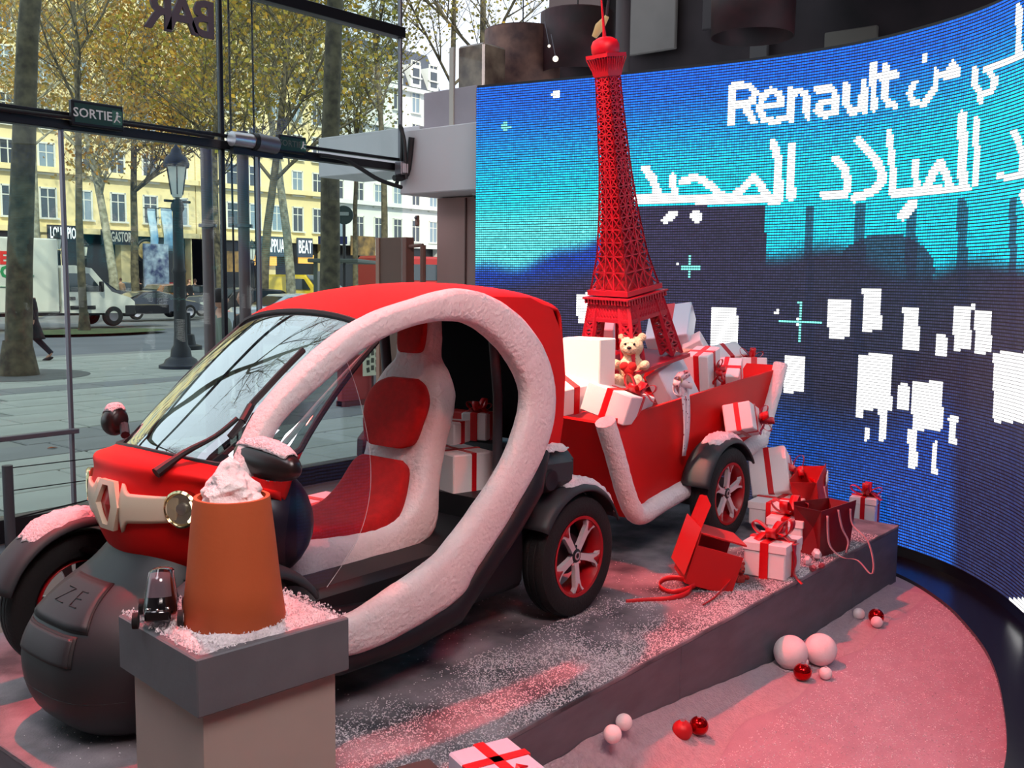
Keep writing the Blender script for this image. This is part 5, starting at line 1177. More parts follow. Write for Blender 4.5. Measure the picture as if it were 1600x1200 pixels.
building(-76.1, -130, 'distant pale stone building farther down the avenue behind the bus stop', STONE2, 3.0, 4, 1.3, 7.2, 4, False, 17.0)
def far(px, z, y=BY + 1.0):
    d = ray(px, 600); k = (y - CY) / d.y; p = Vector((CX, CY, CZ)) + d * k; return Vector((p.x, y, z))
def sign(txt, px0, px1, py, label, bg_, fg, hgt=1.0, name='shop_sign', y=BY + .9):
    a, b = on(px0, py, 'y', y), on(px1, py, 'y', y); t = thing(name, label, 'sign', ((a.x + b.x) / 2, y, (a.z + b.z) / 2)); w = abs(a.x - b.x)
    MB().box((0, 0, 0), (w, .15, hgt)).build('sign_board', bg_, t, smooth=False)
    o = text_mesh(txt, hgt * .95, 'sign_text', fg, t, frame((-1, 0, 0), (0, 0, 1), (0, .09, 0)), .01, .02)
    xs = [v.co.x for v in o.data.vertices]; sc = w * .86 / (max(xs) - min(xs))
    for v in o.data.vertices: v.co.x *= sc
    return t
BLG = mat('sign_dark_blue', (18, 22, 34), .4); LIT = mat('lit_white_letters', (240, 246, 250), .5, emit=.7)
sign('LOUIS PION', 74, 128, 365, 'lit white lettering LOUIS PION on a black shop fascia across the avenue', BLG, LIT, 1.25)
sign('MEGASTORE', 158, 212, 371, 'pale lettering MEGASTORE on the dark fascia right of the jeweller', BLG, mat('dim_letters', (190, 190, 180), .6), 1.15)
sign('CAPPUA', 408, 446, 385, 'white awning lettering left of the pale trunk, on a blue grey awning', AWN, LIT, 1.8, 'awning_sign')
sign('BEAT', 464, 488, 387, 'white awning lettering on the right end of the blue grey awning', AWN, LIT, 1.8, 'awning_sign')
# lit shop interiors
for i, (x0, x1, y0, y1, lab) in enumerate([(396, 432, 398, 415, 'warm lit shop window below the blue grey awning'), (466, 490, 398, 412, 'narrow warm lit shop window right of the pale trunk'), (352, 374, 392, 425, 'dim warm shop entrance behind the grey poles'), (548, 586, 368, 400, 'yellowish lit shop window behind the bus stop sign')]):
    a, b = on(x0, y0, 'y', BY + .8), on(x1, y1, 'y', BY + .8); o = MB().box(((a.x + b.x) / 2, BY + .8, (a.z + b.z) / 2), (abs(a.x - b.x), .1, abs(a.z - b.z))).build('lit_shop_window', WARM if i < 2 else mat('dim_shop_light', (150, 118, 66), .6, rgb2=(60, 50, 40), vs=1.2, emit=.12), smooth=False); tag(o, lab, 'window')
# banners
for i, (px0, px1) in enumerate([(232, 246), (253, 272)]):
    a, b = on(px0, 325, 'y', BY + 1.0), on(px1, 392, 'y', BY + 1.0); t = thing('hanging_banner', ['pale blue banner hanging from the facade, left of two', 'pale blue banner hanging from the facade, right of two'][i], 'banner', ((a.x + b.x) / 2, BY + 1.0, (a.z + b.z) / 2), group='blue facade banners')
    MB().grid(lambda u, v: ((u - .5) * abs(a.x - b.x), .2 * math.sin(v * 5), (v - .5) * abs(a.z - b.z)), 4, 8).build('cloth', mat('banner_blue', (120, 170, 205), .7, rgb2=(196, 212, 218), vs=.7), t, solid=.03); MB().tube([(-.6, 0, (a.z - b.z) / 2), (.8, 0, (a.z - b.z) / 2)], .05, 6).build('rod', IRON, t)
p = on(229, 392, 'y', BY + .9); t = thing('round_wall_emblem', 'round emblem on the building wall between the trees', 'emblem', p); MB().tube([(.9 * math.cos(a), 0, .9 * math.sin(a)) for a in [k * PI / 10 for k in range(20)]], .12, 6, closed=True).build('ring', IRON, t); MB().lathe([(0, .02), (.8, .02)], 20, Matrix.Rotation(-PI / 2, 4, 'X')).build('disc', mat('emblem_tan', (180, 160, 110), .6), t)
p = on(244, 420, 'y', BY + 1.2); o = MB().box((p.x, p.y, ST + 2.3), (2.2, .2, 4.6)).build('lit_poster', mat('poster_pale', (170, 190, 205), .6, rgb2=(60, 70, 110), vs=1.5), smooth=False); tag(o, 'tall pale poster panel at the shop entrance behind the lamp post', 'poster')
# ------------------------------------------------------------ trees
BARK = mat('plane_tree_bark', (104, 98, 78), .9, rgb2=(66, 62, 52), vs=5, bump=.3, bs=12); BARKP = mat('pale_bark', (168, 168, 150), .9, rgb2=(118, 116, 98), vs=4, bump=.2, bs=10)
def leafmat(name, c1, c2, c3):
    m = bpy.data.materials.new(name); m.use_nodes = True; n = m.node_tree.nodes; l = m.node_tree.links; p = n['Principled BSDF']; p.inputs['Roughness'].default_value = .7
    g = n.new('ShaderNodeNewGeometry'); r = n.new('ShaderNodeValToRGB'); r.color_ramp.elements[0].color = srgb(c1); r.color_ramp.elements[1].color = srgb(c3); e = r.color_ramp.elements.new(.5); e.color = srgb(c2)
    l.new(g.outputs['Random Per Island'], r.inputs[0]); l.new(r.outputs[0], p.inputs['Base Color'])
    p.inputs['Subsurface Weight'].default_value = 0; return m
LF_O = leafmat('leaves_ochre', (222, 160, 60), (214, 178, 88), (170, 158, 76)); LF_G = leafmat('leaves_green_gold', (150, 150, 66), (196, 176, 80), (214, 170, 66)); LF_D = leafmat('leaves_dim', (150, 146, 80), (188, 176, 96), (122, 130, 70))
def tree(px, dep, r, h, label, leaf=None, nleaf=0, bark=None, lean=0, seed=0, spread=.38, first=.35, lsize=.22, depthmax=4, crown=(0, 0, 0, 0)):
    rn = random.Random(seed); b = street(px, dep, ST); t = thing('plane_tree', label, 'tree', b, group=None); m = MB(); tips = []
    def branch(p, d, L_, r0, lev):
        pts = [p]; rr = [r0]; n_ = 6 if lev < 2 else 4; dd = d.copy()
        for k in range(n_):
            dd = (dd + Vector((rn.uniform(-1, 1), rn.uniform(-1, 1), rn.uniform(-.3, .5))) * (.05 if lev == 0 else .16)).normalized(); p = p + dd * L_ / n_; pts.append(p); rr.append(r0 * (1 - .62 * (k + 1) / n_) if lev else r0 * (1 - .5 * (k + 1) / n_))
            if lev < depthmax and (lev > 0 or k >= n_ * first):
                for _ in range(2 if lev < 3 else 1):
                    a = rn.uniform(0, 6.28); s_ = Vector((math.cos(a), math.sin(a), rn.uniform(.25, .9))).normalized(); nd = (dd * .45 + s_).normalized(); branch(p, nd, L_ * rn.uniform(.36, .58), rr[-1] * .55, lev + 1)
            if lev >= 2: tips.append(p)
        m.tube(pts, rr, 9 if lev == 0 else (6 if lev == 1 else 4 if lev == 2 else 3), caps=False)
    branch(Vector((0, 0, 0)), Vector((RV.x * lean, RV.y * lean, 1)).normalized(), h, r, 0)
    m.add([(r * 1.5 * math.cos(a), r * 1.5 * math.sin(a), 0) for a in [k * PI / 6 for k in range(12)]] + [(r * 1.0 * math.cos(a), r * 1.0 * math.sin(a), .7) for a in [k * PI / 6 for k in range(12)]], [(k, (k + 1) % 12, 12 + (k + 1) % 12, 12 + k) for k in range(12)])
    m.build('trunk', bark or BARK, t, merge=False, ang=80)
    if leaf and tips:
        V = np.zeros((nleaf, 4, 3)); 
        nleaf = int(nleaf * .42); V = np.zeros((nleaf, 4, 3))
        for k in range(nleaf):
            q = tips[rn.randrange(len(tips))] + Vector((rn.gauss(0, .5), rn.gauss(0, .5), rn.gauss(-.1, .4))); s = lsize * rn.uniform(.6, 1.3); u = Vector((rn.gauss(0, 1), rn.gauss(0, 1), rn.gauss(0, 1))).normalized(); w = u.orthogonal().normalized()
            V[k] = [q - u * s / 2, q + w * s * .35, q + u * s / 2, q - w * s * .35]
        me = bpy.data.meshes.new('foliage'); me.from_pydata(V.reshape(-1, 3).tolist(), [], np.arange(nleaf * 4).reshape(-1, 4).tolist()); me.materials.append(leaf); o = bpy.data.objects.new('foliage', me); COL.objects.link(o); o.parent = t; o['kind'] = 'stuff'
    return t
tree(25, 19.3, .26, 13, 'thick plane tree trunk in a round grate at the far left of the pavement', LF_G, 2500, lean=.0, seed=1, first=.62, depthmax=3, lsize=.12)
tree(131, 35, .15, 11.5, 'slender forked tree beside the white van, crossing behind the exit sign', LF_O, 2600, lean=-.03, seed=12, first=.45, lsize=.15, depthmax=3)
tree(512, 24, .26, 15, 'tall plane tree trunk with spreading bare limbs in the middle of the window', LF_G, 5200, lean=.02, seed=5, first=.40, lsize=.15)
tree(58, 47, .16, 12, 'thin pale tree behind the van roof', LF_O, 7000, bark=BARKP, seed=21, lsize=.24)
tree(182, 58, .28, 13, 'pale trunked tree in front of the dark fascia, left of two', LF_O, 13000, bark=BARKP, seed=22, lsize=.27, first=.3)
tree(213, 61, .26, 14, 'brownish trunked tree in front of the dark fascia, right of two', LF_O, 13000, seed=23, lsize=.27, first=.3)
tree(344, 52, .20, 13, 'tree with green gold leaves behind the left grey pole', LF_G, 12000, seed=24, lsize=.25, first=.28)
tree(411, 45, .22, 12.5, 'darker tree right of the grey poles', LF_G, 11000, seed=25, lsize=.23, first=.28)
tree(456, 60, .30, 14, 'pale thick trunked tree in front of the awning', LF_D, 11000, bark=BARKP, seed=26, lsize=.26)
tree(555, 66, .2, 13, 'thin tree behind the round bus stop sign', LF_D, 7000, seed=27, lsize=.26)
tree(600, 52, .2, 16, 'tall sparse tree at the right end of the street by the white canopy', LF_D, 8000, seed=28, lsize=.22)
tree(700, 60, .25, 20, 'tall bare branched tree rising behind the brown column above the bulkhead', LF_D, 9000, seed=29, lsize=.25)
tree(760, 50, .25, 19, 'golden tree behind the left drum lampshade', LF_G, 8000, seed=30, lsize=.22)
tree(280, 66, .2, 13, 'distant tree behind the tall lamp post', LF_O, 9000, seed=31, lsize=.27)
tree(-330, 10.5, .24, 15, 'bare branched tree just outside the glass beyond the left edge', LF_G, 500, seed=41, first=.5, lsize=.12)
b = street(25, 19.3, ST + .012); MB_ = MB().lathe([(.3, 0), (1.3, 0), (1.3, .01), (1.25, .02), (.3, .02)], 40); o = MB_.build('tree_grate', mat('tree_grate_grey', (104, 106, 104), .8, var=.2, vs=4), loc=b, smooth=False); tag(o, 'round grey tree grate around the thick trunk at the far left', 'grate')
b = street(140, 35.2, ST + .002)
o = MB().ell((0, 0, 0), (2.8, 1.6, .05), 24, 6).build('grass_patch', mat('grass_strip', (92, 108, 66), .9, var=.3, vs=2), loc=b); tag(o, 'narrow patch of grass under the slender tree beside the van', 'grass', kind='stuff')
# ------------------------------------------------------------ street lamps
LG = mat('lamp_glass_pale', (214, 222, 214), .3)
def lamp(px, dep, h, label, grp=None):
    s = h / 4.8; t = thing('street_lamp', label, 'street lamp', street(px, dep, ST), group=grp)
    MB().lathe([(0, 0), (.46, 0), (.46, .08), (.36, .12), (.36, .3), (.28, .36), (.26, .6), (.18, .7), (.15, .95), (.12, 1.1), (.11, 2.0), (.13, 2.05), (.13, 2.12), (.10, 2.2), (.085, 3.4), (.12, 3.46), (.12, 3.54), (.07, 3.62), (.07, 3.7)] if False else [(0, 0), (.46 * s, 0), (.46 * s, .08 * s), (.36 * s, .12 * s), (.32 * s, .2 * s), (.22 * s, .26 * s), (.20 * s, .42 * s), (.15 * s, .5 * s), (.13 * s, .75 * s), (.12 * s, 2.0 * s), (.15 * s, 2.06 * s), (.12 * s, 2.14 * s), (.10 * s, 3.3 * s), (.14 * s, 3.36 * s), (.13 * s, 3.46 * s), (.08 * s, 3.56 * s)], 20).build('post', IRON, t, ang=50)
    ln = MB().lathe([(.10 * s, 3.6 * s), (.13 * s, 3.66 * s), (.22 * s, 4.25 * s), (0, 4.25 * s)], 6).build('lantern_glass', LG, t, smooth=False)
    MB().lathe([(.25 * s, 4.22 * s), (.27 * s, 4.30 * s), (.22 * s, 4.42 * s), (.12 * s, 4.50 * s), (.10 * s, 4.58 * s), (.03 * s, 4.66 * s), (0, 4.76 * s)], 16).build('lantern_cap', IRON, t)
    f = MB()
    for k in range(6):
        a = k * PI / 3; f.tube([(.13 * s * math.cos(a), .13 * s * math.sin(a), 3.66 * s), (.225 * s * math.cos(a), .225 * s * math.sin(a), 4.25 * s)], .014 * s, 4)
    f.build('lantern_frame', IRON, t)
    MB().tube([(-.3 * s, 0, 3.52 * s), (.3 * s, 0, 3.52 * s)], .03 * s, 6).build('ladder_bar', IRON, t)
    return t
lamp(281, 21.3, 4.85, 'tall ornate black street lamp standing behind the car windscreen')
lamp(95, 58, 4.6, 'distant street lamp above the lit shop sign', 'distant street lamps'); lamp(136, 60, 4.2, 'distant street lamp behind the slender tree by the van', 'distant street lamps'); lamp(395, 42, 3.6, 'distant street lamp right of the grey poles', 'distant street lamps')
b = street(293, 27, ST); t = thing('bollard_base', 'black stepped metal foot standing just behind the tall lamp post', 'bollard', b); MB().lathe([(0, 0), (.36, 0), (.36, .1), (.2, .14), (.16, .4), (0, .45)], 16).build('foot', IRON, t); MB().tube([(0, 0, .4), (0, 0, 1.0)], .07, 8).build('shaft', IRON, t)
# ------------------------------------------------------------ vehicles
CG = mat('car_glass', (44, 56, 62), .08, spec=.9); TL = mat('tail_light_red', (210, 30, 30), .3, emit=.5)
PROF = {
 'coupe': ([(-2.2, .35), (-2.2, .72), (-2.05, .88), (-1.5, .96), (-.9, 1.24), (-.2, 1.30), (.45, 1.18), (1.0, .92), (1.7, .80), (2.15, .62), (2.25, .36)], [(-1.2, .95), (-.75, 1.19), (-.2, 1.25), (.38, 1.13), (.8, .92)], 1.8),
 'hatch': ([(-1.9, .35), (-1.95, .8), (-1.85, 1.05), (-1.5, 1.45), (-.6, 1.52), (.35, 1.45), (1.05, 1.0), (1.8, .88), (1.95, .6), (1.95, .35)], [(-1.5, 1.0), (-1.35, 1.36), (-.6, 1.44), (.3, 1.38), (.85, 1.0)], 1.7),
 'sedan': ([(-2.2, .35), (-2.25, .85), (-2.1, 1.0), (-1.4, 1.05), (-.8, 1.42), (.2, 1.45), (.95, 1.02), (2.0, .88), (2.25, .6), (2.25, .35)], [(-1.2, 1.05), (-.72, 1.35), (.15, 1.38), (.72, 1.02)], 1.75),
 'suv': ([(-2.1, .4), (-2.15, 1.1), (-2.0, 1.65), (.4, 1.72), (1.1, 1.2), (2.1, 1.05), (2.2, .45)], [(-1.85, 1.12), (-1.75, 1.56), (.35, 1.6), (.85, 1.15)], 1.85),
 'van': ([(-2.4, .4), (-2.45, 2.0), (-2.3, 2.15), (.9, 2.15), (1.6, 1.3), (2.3, 1.1), (2.4, .45)], [(.1, 1.25), (.1, 1.9), (.85, 1.9), (1.3, 1.25)], 1.9)}
def vehicle(kind, px, dep, label, paint, yaw=PI, z=ST, extra=None):
    prof, win, w = PROF[kind]; t = thing('van' if kind == 'van' else 'car', label, 'van' if kind == 'van' else 'car', street(px, dep, z), (0, 0, yaw))
    m = MB(); n = len(prof); ring = []
    for y, k in ((-w / 2, .93), (-w / 2 + .12, 1.0), (w / 2 - .12, 1.0), (w / 2, .93)):
        for (x, zz) in prof: m.v.append((x * (1 if k == 1 else .985), y * (1 if zz < 1.0 else .86), .35 + (zz - .35) * k))
    for j in range(3):
        for i in range(n): a, b_ = j * n + i, j * n + (i + 1) % n; m.f.append((a, b_, b_ + n, a + n))
    m.f.append(tuple(range(n))[::-1]); m.f.append(tuple(range(3 * n, 4 * n)))
    m.build('body', paint, t, ang=30)
    for sg in (-1, 1):
        yy_ = sg * (w / 2 * .86 + .035); MB().prism(win, -.015, .015, org=(0, sg * (w / 2 * .95), 0), ax=((1, 0, 0), (0, 0, 1), (0, 1, 0))).build('side_window', CG, t, smooth=False)
        MB().box((prof[0][0] + .02, sg * w * .38, .82), (.1, .28, .14)).build('tail_lamp', TL, t, smooth=False)
        MB().box((prof[-1][0] - .04, sg * w * .36, .68), (.1, .3, .13)).build('head_lamp', LG, t, smooth=False)
        for x in (-1.35, 1.35):
            q = MB().lathe([(.2, -.1), (.30, -.1), (.33, -.06), (.33, .06), (.30, .1), (.2, .1)], 20, Matrix.Translation((x, sg * (w / 2 - .08), .33)) @ Matrix.Rotation(PI / 2, 4, 'X'), closed=True).build('wheel', TYRE, t); MB().lathe([(0, .04 ), (.2, .09)], 12, Matrix.Translation((x, sg * (w / 2 - .08), .33)) @ Matrix.Rotation(-sg * PI / 2, 4, 'X')).build('hub', SILV, q)
    i0 = max(range(n - 1), key=lambda i: (prof[i][1] - prof[i + 1][1]) if prof[i][1] > 1.1 and prof[i][0] > -.3 else -9)
    a, b_ = prof[i0], prof[i0 + 1]; MB().add([(a[0] + .03, -w * .38, a[1] - .01), (a[0] + .03, w * .38, a[1] - .01), (b_[0] + .02, w * .4, b_[1] + .03), (b_[0] + .02, -w * .4, b_[1] + .03)], [(0, 1, 2, 3)]).build('windscreen', CG, t, smooth=False, solid=.01)
    i1 = [i for i in range(n - 1) if prof[i][0] < -.5 and prof[i + 1][1] - prof[i][1] > .2]
    if i1:
        a, b_ = prof[i1[-1]], prof[i1[-1] + 1]; MB().add([(a[0] - .01, -w * .38, a[1] + .04), (a[0] - .01, w * .38, a[1] + .04), (b_[0] - .01, w * .36, b_[1] - .02), (b_[0] - .01, -w * .36, b_[1] - .02)], [(0, 1, 2, 3)]).build('rear_window', CG, t, smooth=False, solid=.01)
    return t
def paint(n_, c): return mat('paint_' + n_, c, .25, coat=.6)
vehicle('coupe', 240, 46.5, 'dark blue sports coupe driving right, between the van and the lamp post', paint('dark_blue', (24, 30, 48)))
vehicle('hatch', 272, 62, 'bronze hatchback just behind the dark blue coupe', paint('bronze', (132, 88, 44)), PI + .15)
vehicle('sedan', 262, 84, 'red car whose roof shows above the bronze hatchback', paint('red_car', (206, 40, 40)))
vehicle('suv', 150, 56, 'dark blue people carrier right behind the van cab', paint('navy', (34, 42, 60)), PI - .5)
vehicle('hatch', 202, 74, 'grey hatchback behind the dark coupe on the left', paint('grey_green', (96, 108, 104)), PI)
vehicle('sedan', 318, 62, 'dark sedan seen from behind, right of the lamp post', paint('black_car', (26, 28, 34)), PI - .9)
vehicle('sedan', 366, 50, 'dark grey sedan with a lit tail lamp behind the grey poles', paint('dark_grey_car', (62, 66, 72)), PI - 1.0)
vehicle('hatch', 425, 42, 'dark car with chrome trim right of the grey poles', paint('graphite', (40, 40, 46)), PI - .6)
vehicle('van', 466, 62, 'yellow van seen from behind beyond the parked cars', paint('yellow', (226, 198, 60)), PI - 1.15)
vehicle('sedan', 468, 33, 'silver white car whose roof shows just over the red roof edge', paint('silver', (196, 204, 210)), PI - .2)
vehicle('hatch', 560, 36, 'white car nose showing above the red roof right of the tree trunk', paint('white_car', (222, 228, 230)), PI + .3)
vehicle('suv', 508, 66, 'yellow delivery vehicle half hidden behind the tall tree trunk', paint('mustard', (206, 176, 70)), PI - 1.1)
vehicle('hatch', 112, 70, 'pale car between the van cab and the shopfronts', paint('pale_grey_car', (150, 156, 158)), PI)
# white box lorry at the left
b = street(96, 38.5, ST); t = thing('box_lorry', 'white box lorry with red and green lettering parked at the left', 'lorry', b, (0, 0, PI))
LW = mat('lorry_white', (198, 202, 196), .5, var=.06, vs=.5)
MB().box((-3.0, 0, 1.95), (4.9, 2.1, 2.75), bev=.05).build('cargo_box', LW, t, smooth=False)
MB().box((-.2, 0, .62), (8.6, 1.7, .35)).build('chassis', DARKM, t, smooth=False)
cabp = [(-.45, .55), (-.45, 2.25), (.1, 2.35), (.75, 2.25), (1.55, 1.35), (2.3, 1.12), (2.5, .95), (2.52, .5)]
MB().prism(cabp, -1.0, 1.0, ax=((1, 0, 0), (0, 0, 1), (0, 1, 0))).build('cab', LW, t, smooth=False)
MB().box((2.3, 0, .62), (.55, 2.04, .5), bev=.08).build('bumper', BLK, t, smooth=False)
for sg in (-1, 1):
    MB().prism([(-.15, 1.35), (-.15, 2.05), (.62, 2.05), (1.2, 1.35)], -.02, .02, org=(0, sg * 1.0, 0), ax=((1, 0, 0), (0, 0, 1), (0, 1, 0))).build('side_window', CG, t, smooth=False)
    MB().box((.35, sg * 1.02, .75), (1.0, .03, .14)).build('side_stripe', BLK, t, smooth=False); MB().box((-.05, sg * 1.03, 1.1), (.2, .05, .12)).build('door_handle', BLK, t, smooth=False)
    for x in (-3.6, 1.6):
        q = MB().lathe([(.2, -.12), (.36, -.12), (.40, -.07), (.40, .07), (.36, .12), (.2, .12)], 24, Matrix.Translation((x, sg * .9, .40)) @ Matrix.Rotation(PI / 2, 4, 'X'), closed=True).build('wheel', TYRE, t); MB().lathe([(0, .06), (.22, .1)], 14, Matrix.Translation((x, sg * .9, .4)) @ Matrix.Rotation(-sg * PI / 2, 4, 'X')).build('hub', GREYM, q)
MB().box((1.0, -1.25, 1.55), (.1, .25, .4), bev=.03).build('wing_mirror', BLK, t)
MB().add([(.80, -.9, 2.2), (.80, .9, 2.2), (1.55, .92, 1.42), (1.55, -.92, 1.42)], [(0, 1, 2, 3)]).build('windscreen', CG, t, smooth=False, solid=.01)
# lettering on the side facing the shop (local -Y after the half turn)
RL, GL_ = mat('lorry_red', (200, 44, 40), .5), mat('lorry_green', (30, 130, 80), .5)
text_mesh('TIER', .62, 'lettering_red', RL, t, frame((1, 0, 0), (0, 0, 1), (-2.62, -1.065, 2.55)), .004, .03); text_mesh('OID', .60, 'lettering_green', GL_, t, frame((1, 0, 0), (0, 0, 1), (-2.15, -1.065, 2.05)), .004, .025)
MB().tube(catmull([(-3.3, -1.07, 1.62), (-2.4, -1.07, 1.55), (-1.5, -1.07, 1.95)], 6), .05, 5, flat=.2).build('green_swoosh', GL_, t)
# red bus at the right end
t = thing('red_bus', 'red bus partly hidden behind the brown board', 'bus', street(668, 52, ST), (0, 0, PI - .25)); MB().box((0, 0, 1.75), (7, 2.4, 2.7), bev=.12).build('body', mat('bus_red', (156, 42, 40), .4), t, smooth=False)
for sg in (-1, 1): MB().box((0, sg * 1.21, 2.3), (6.4, .04, .8)).build('side_window', CG, t, smooth=False)
MB().box((-3.2, -1.22, 1.0), (.5, .04, .5), bev=.01).build('round_emblem', LG, t); 
for x in (-2.3, 2.3): MB().lathe([(0, -.12), (.45, -.12), (.48, 0), (.45, .12), (0, .12)], 20, Matrix.Translation((x, -1.12, .48)) @ Matrix.Rotation(PI / 2, 4, 'X')).build('wheel', TYRE, t)
# bus shelter, stop sign and kiosk
GRG = mat('shelter_green_grey', (92, 100, 92), .6)
t = thing('bus_shelter', 'grey green bus shelter with flat roof right of the tall tree trunk', 'shelter', street(538, 27, ST), (0, 0, PI + .65)); MB().box((0, 0, 2.42), (2.9, 1.3, .1), bev=.02).build('roof', GRG, t, smooth=False)
for x in (-1.2, .2, 1.25): MB().box((x, .5, 1.2), (.09, .09, 2.4)).build('post', GRG, t, smooth=False)
MB().box((-.5, .5, 1.2), (1.3, .03, 1.9)).build('glass_panel', mat('shelter_glass', (112, 104, 92), .3), t, smooth=False); MB().box((-.4, .2, .55), (1.4, .4, .08)).build('bench', BRN, t, smooth=False)
t = thing('bus_stop_sign', 'round dark bus stop sign on a slim pole above the shelter', 'sign', street(538, 26, ST)); MB().tube([(0, 0, 0), (0, 0, 3.4)], .04, 8).build('pole', IRON, t)
q = RV.to_track_quat('X', 'Z').to_matrix().to_4x4(); MB().lathe([(0, .04), (.24, .04), (.24, -.04), (0, -.04)], 24, Matrix.Translation((0, 0, 3.6)) @ FH.to_track_quat('Z', 'Y').to_matrix().to_4x4()).build('disc', mat('stop_green', (36, 60, 58), .5), t)
d_ = -FH * .05; MB().box(Vector((0, 0, 3.63)) + d_, (.26, .04, .09), rot=Euler((0, 0, math.atan2(RV.y, RV.x)))).build('disc_plate', mat('stop_plate', (150, 160, 156), .6), t, smooth=False)
MB().box((RV.x * -.3, RV.y * -.3, 2.95), (.75, .04, .2), rot=Euler((0, 0, math.atan2(RV.y, RV.x)))).build('name_plate', mat('plate_blue', (54, 64, 120), .6), t, smooth=False)
t = thing('street_board', 'blue advertising board behind the top of the brown display board', 'board', street(597, 16, ST)); MB().box((0, 0, 2.25), (.06, .36, .42), rot=Euler((0, 0, -.7)), bev=.01).build('panel', mat('ad_blue', (60, 92, 140), .5, rgb2=(150, 186, 206), vs=4), t, smooth=False); MB().tube([(0, 0, 0), (0, 0, 2.1)], .04, 8).build('leg', GREYM, t)
# red hoarding with a white notice, seen through the open door frame
a, b2 = on(530, 556, 'y', -8.5), on(640, 604, 'y', -8.5)
t = thing('red_hoarding', 'low red hoarding outside seen through the car between door frame and seat', 'hoarding', ((a.x + b2.x) / 2, -8.5, ST)); MB().box((0, 0, (a.z - ST) * .5), (abs(a.x - b2.x), .12, a.z - ST), bev=.01).build('panel', mat('hoarding_red', (186, 54, 58), .6), t, smooth=False)
MB().box((0, .02, .05), (abs(a.x - b2.x), .2, .1)).build('kick_board', mat('hoarding_dark', (120, 40, 44), .6), t, smooth=False)
c = on(588, 560, 'y', -8.3); t = thing('notice_board', 'white notice sheet printed with rows of small dark portraits, beside the seat headrest', 'notice', c)
wd, hd_ = .55, .52; MB().box((0, 0, 0), (wd, .02, hd_)).build('sheet', mat('notice_white', (222, 222, 200), .7), t, smooth=False); rn = random.Random(2)
MB().box((0, -.06, (ST - c.z) / 2), (.05, .05, c.z - ST - .0)).build('stand', GREYM, t, smooth=False)
for i in range(5):
    for j in range(4):
        MB().box((-wd / 2 + .09 + i * .092, .014, -hd_ / 2 + .09 + j * .115 + (.03 if i % 2 else 0)), (.055, .008, .075), rot=(0, rn.uniform(-.2, .2), 0)).build('portrait', mat('portrait_dark', (62, 66, 56), .7), t, smooth=False)
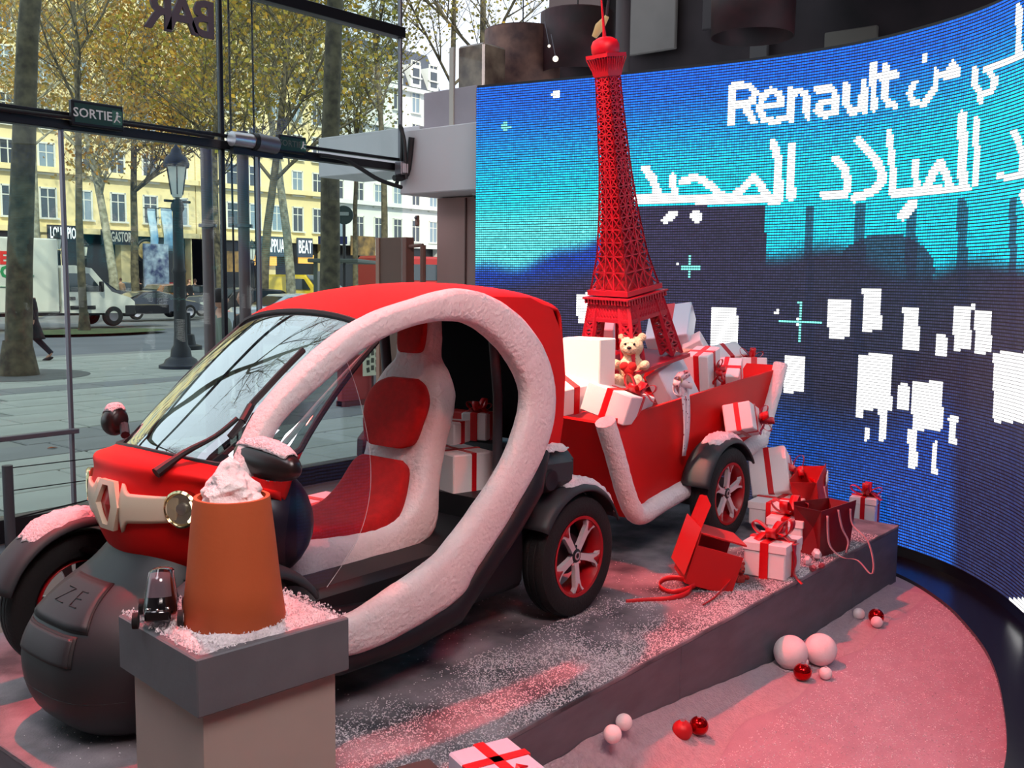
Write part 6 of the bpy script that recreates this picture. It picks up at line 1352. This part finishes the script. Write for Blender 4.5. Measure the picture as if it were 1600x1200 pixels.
# ------------------------------------------------------------ people
def skin(name, V, E, R, m, par, sub=2):
    me = bpy.data.meshes.new(name); me.from_pydata(V, E, []); o = bpy.data.objects.new(name, me); COL.objects.link(o); me.materials.append(m); o.parent = par
    sk = o.modifiers.new('k', 'SKIN'); sk.use_smooth_shade = True
    for i, r in enumerate(R):
        me.skin_vertices[0].data[i].radius = (r, r) if not hasattr(r, '__len__') else r; me.skin_vertices[0].data[i].use_root = (i == 0)
    s_ = o.modifiers.new('s', 'SUBSURF'); s_.levels = sub; s_.render_levels = sub; return o
SKIN = mat('skin', (196, 150, 128), .6)
def person(px, dep, face, label, coatc, trc, hairc, stride=.0, z=ST, coatlen=.75, arms=0, sc=1.0):
    t = thing('person', label, 'person', street(px, dep, z), (0, 0, face)); t.scale = (sc, sc, sc)
    f, b = stride, -stride
    hipz = .92 - abs(stride) * .12
    legs = [((0, .09, hipz), (f * .55 + .03, .10, .50), (f * .9, .10, .09), (f * .9 + .16, .10, .035)), ((0, -.09, hipz), (b * .35 + .06, -.10, .52), (b * 1.0, -.10, .13 + abs(stride) * .12), (b * 1.0 + .13, -.10, .05))]
    V = [(0, 0, hipz + .05), (0, 0, 1.18), (.01, 0, 1.40), (.02, 0, 1.50), (.03, 0, 1.58)]; E = [(0, 1), (1, 2), (2, 3), (3, 4)]; R = [(.15, .11), (.15, .11), (.16, .10), .055, .06]
    for L_ in legs:
        k = len(V); V += list(L_); E += [(0, k), (k, k + 1), (k + 1, k + 2), (k + 2, k + 3)]; R += [.09, .06, .04, .035]
    for s_, a in ((1, -stride), (-1, stride)):
        k = len(V); V += [(0, s_ * .18, 1.42), (a * .3 - .02, s_ * .24, 1.16), (a * .7 + .1, s_ * .24, .94), (a * .75 + .15, s_ * .235, .86)]; E += [(2, k), (k, k + 1), (k + 1, k + 2), (k + 2, k + 3)]; R += [.055, .045, .032, .036]
    skin('body', V, E, R, SKIN, t)
    # head with face
    hm_ = MB()
    def hf(u, v):
        ph = u * PI; th = v * 2 * PI; x, y, z_ = math.sin(ph) * math.cos(th), math.sin(ph) * math.sin(th), math.cos(ph)
        return (.03 + .098 * x * (1 - .06 * z_) + (.022 * math.exp(-((y / .16) ** 2 + ((z_ + .12) / .2) ** 2)) if x > 0 else 0), .076 * y * (1 + .14 * z_), 1.685 + .12 * z_)
    hm_.grid(hf, 20, 24); h = hm_.build('head', SKIN, t)
    for y in (-.03, .03): MB().ell((.118, y, 1.70), .009, 6, 5).build('eye', BLK, h)
    MB().ell((.118, 0, 1.635), (.008, .022, .006), 8, 5).build('mouth', mat('lips', (150, 80, 76), .6), h)
    for y in (-.077, .077): MB().ell((.02, y, 1.68), (.02, .01, .03), 8, 6).build('ear', SKIN, h)
    MB().grid(lambda u, v: (lambda p: (p[0] - .012, p[1] * 1.12, 1.685 + (p[2] - 1.685) * 1.10 + .006))(hf(.0 + .62 * u * (1 if True else 1), .18 + .64 * v)), 10, 16).build('hair', hairc, t, solid=.01)
    MB().grid(lambda u, v: (lambda p: (p[0] - .002, p[1] * 1.10, 1.685 + (p[2] - 1.685) * 1.10 + .006))(hf(.30 * u, v)), 6, 20).build('hair', hairc, t, solid=.008)
    # coat
    cz = hipz + .05 - coatlen * .45
    def cf(u, v):
        a = v * 2 * PI; zc = 1.47 - u * (1.47 - cz); wx = np.interp(u, [0, .08, .3, .55, 1], [.07, .14, .16, .15, .18 + abs(stride) * .25]); wy = np.interp(u, [0, .08, .3, .55, 1], [.08, .20, .215, .19, .22]); return (wx * math.cos(a) + .01 - (stride * .12 * u), wy * math.sin(a), zc)
    MB().grid(cf, 16, 24).build('coat', coatc, t, solid=.012)
    for s_, a in ((1, -stride), (-1, stride)): MB().tube([(0, s_ * .17, 1.43), (a * .3 - .02, s_ * .25, 1.16), (a * .7 + .09, s_ * .245, .96)], [.075, .062, .05], 10).build('sleeve', coatc, t)
    for L_ in legs: MB().tube([L_[0], L_[1], L_[2]], [.105, .075, .058], 12).build('trouser_leg', trc, t); 
    for L_ in legs: MB().ell(Vector(L_[3]) + Vector((-.04, 0, 0)), (.14, .05, .045), 12, 8, rot=(0, 0 if L_ is legs[0] else .3, 0)).build('shoe', BLK, t)
    return t
BC = mat('black_coat', (20, 21, 28), .9, bump=.2, bs=40); DJ = mat('dark_trousers', (30, 32, 44), .9); HB = mat('dark_hair', (34, 28, 26), .8); HN = mat('brown_hair', (92, 62, 48), .8)
left_dir = math.atan2(-RV.y, -RV.x)
person(46, 22.7, left_dir, 'person in a long black coat striding left, half hidden by the thick tree trunk', BC, DJ, HB, stride=.42, coatlen=.9)
person(341, 13.2, math.atan2(RV.y, RV.x) + .6, 'person in a pale grey green jacket standing behind the grey poles', mat('sage_coat', (128, 140, 128), .9), DJ, HB)
person(384, 13.8, math.atan2(-RV.y, -RV.x) + .8, 'brown haired person in dark clothes right of the grey green jacket', mat('charcoal_coat', (44, 44, 46), .9), DJ, HN)
for i, (px, dep, cc_, lab) in enumerate([(218, 66, BC, 'distant person in black behind the bronze car'), (296, 60, BC, 'distant person in black just right of the lamp post'), (305, 64, mat('blue_coat', (44, 60, 90), .9), 'distant person in dark blue right of the lamp post'), (190, 68, mat('tan_coat', (150, 120, 96), .9), 'distant person in a tan coat between the two pale trunks')]):
    person(px, dep, .5 + i * 1.3, lab, cc_, DJ, HN, sc=1.0, coatlen=.6)
# small fallen leaf
o = MB().add([(-.06, 0, 0), (0, -.035, .01), (.06, 0, .004), (0, .035, .012)], [(0, 1, 2, 3)]).build('fallen_leaf', mat('leaf_brown', (176, 96, 54), .8), loc=on(82, 700, 'z', ST + .02), smooth=False, solid=.004); tag(o, 'single brown fallen leaf on the pavement near the rail', 'leaf')
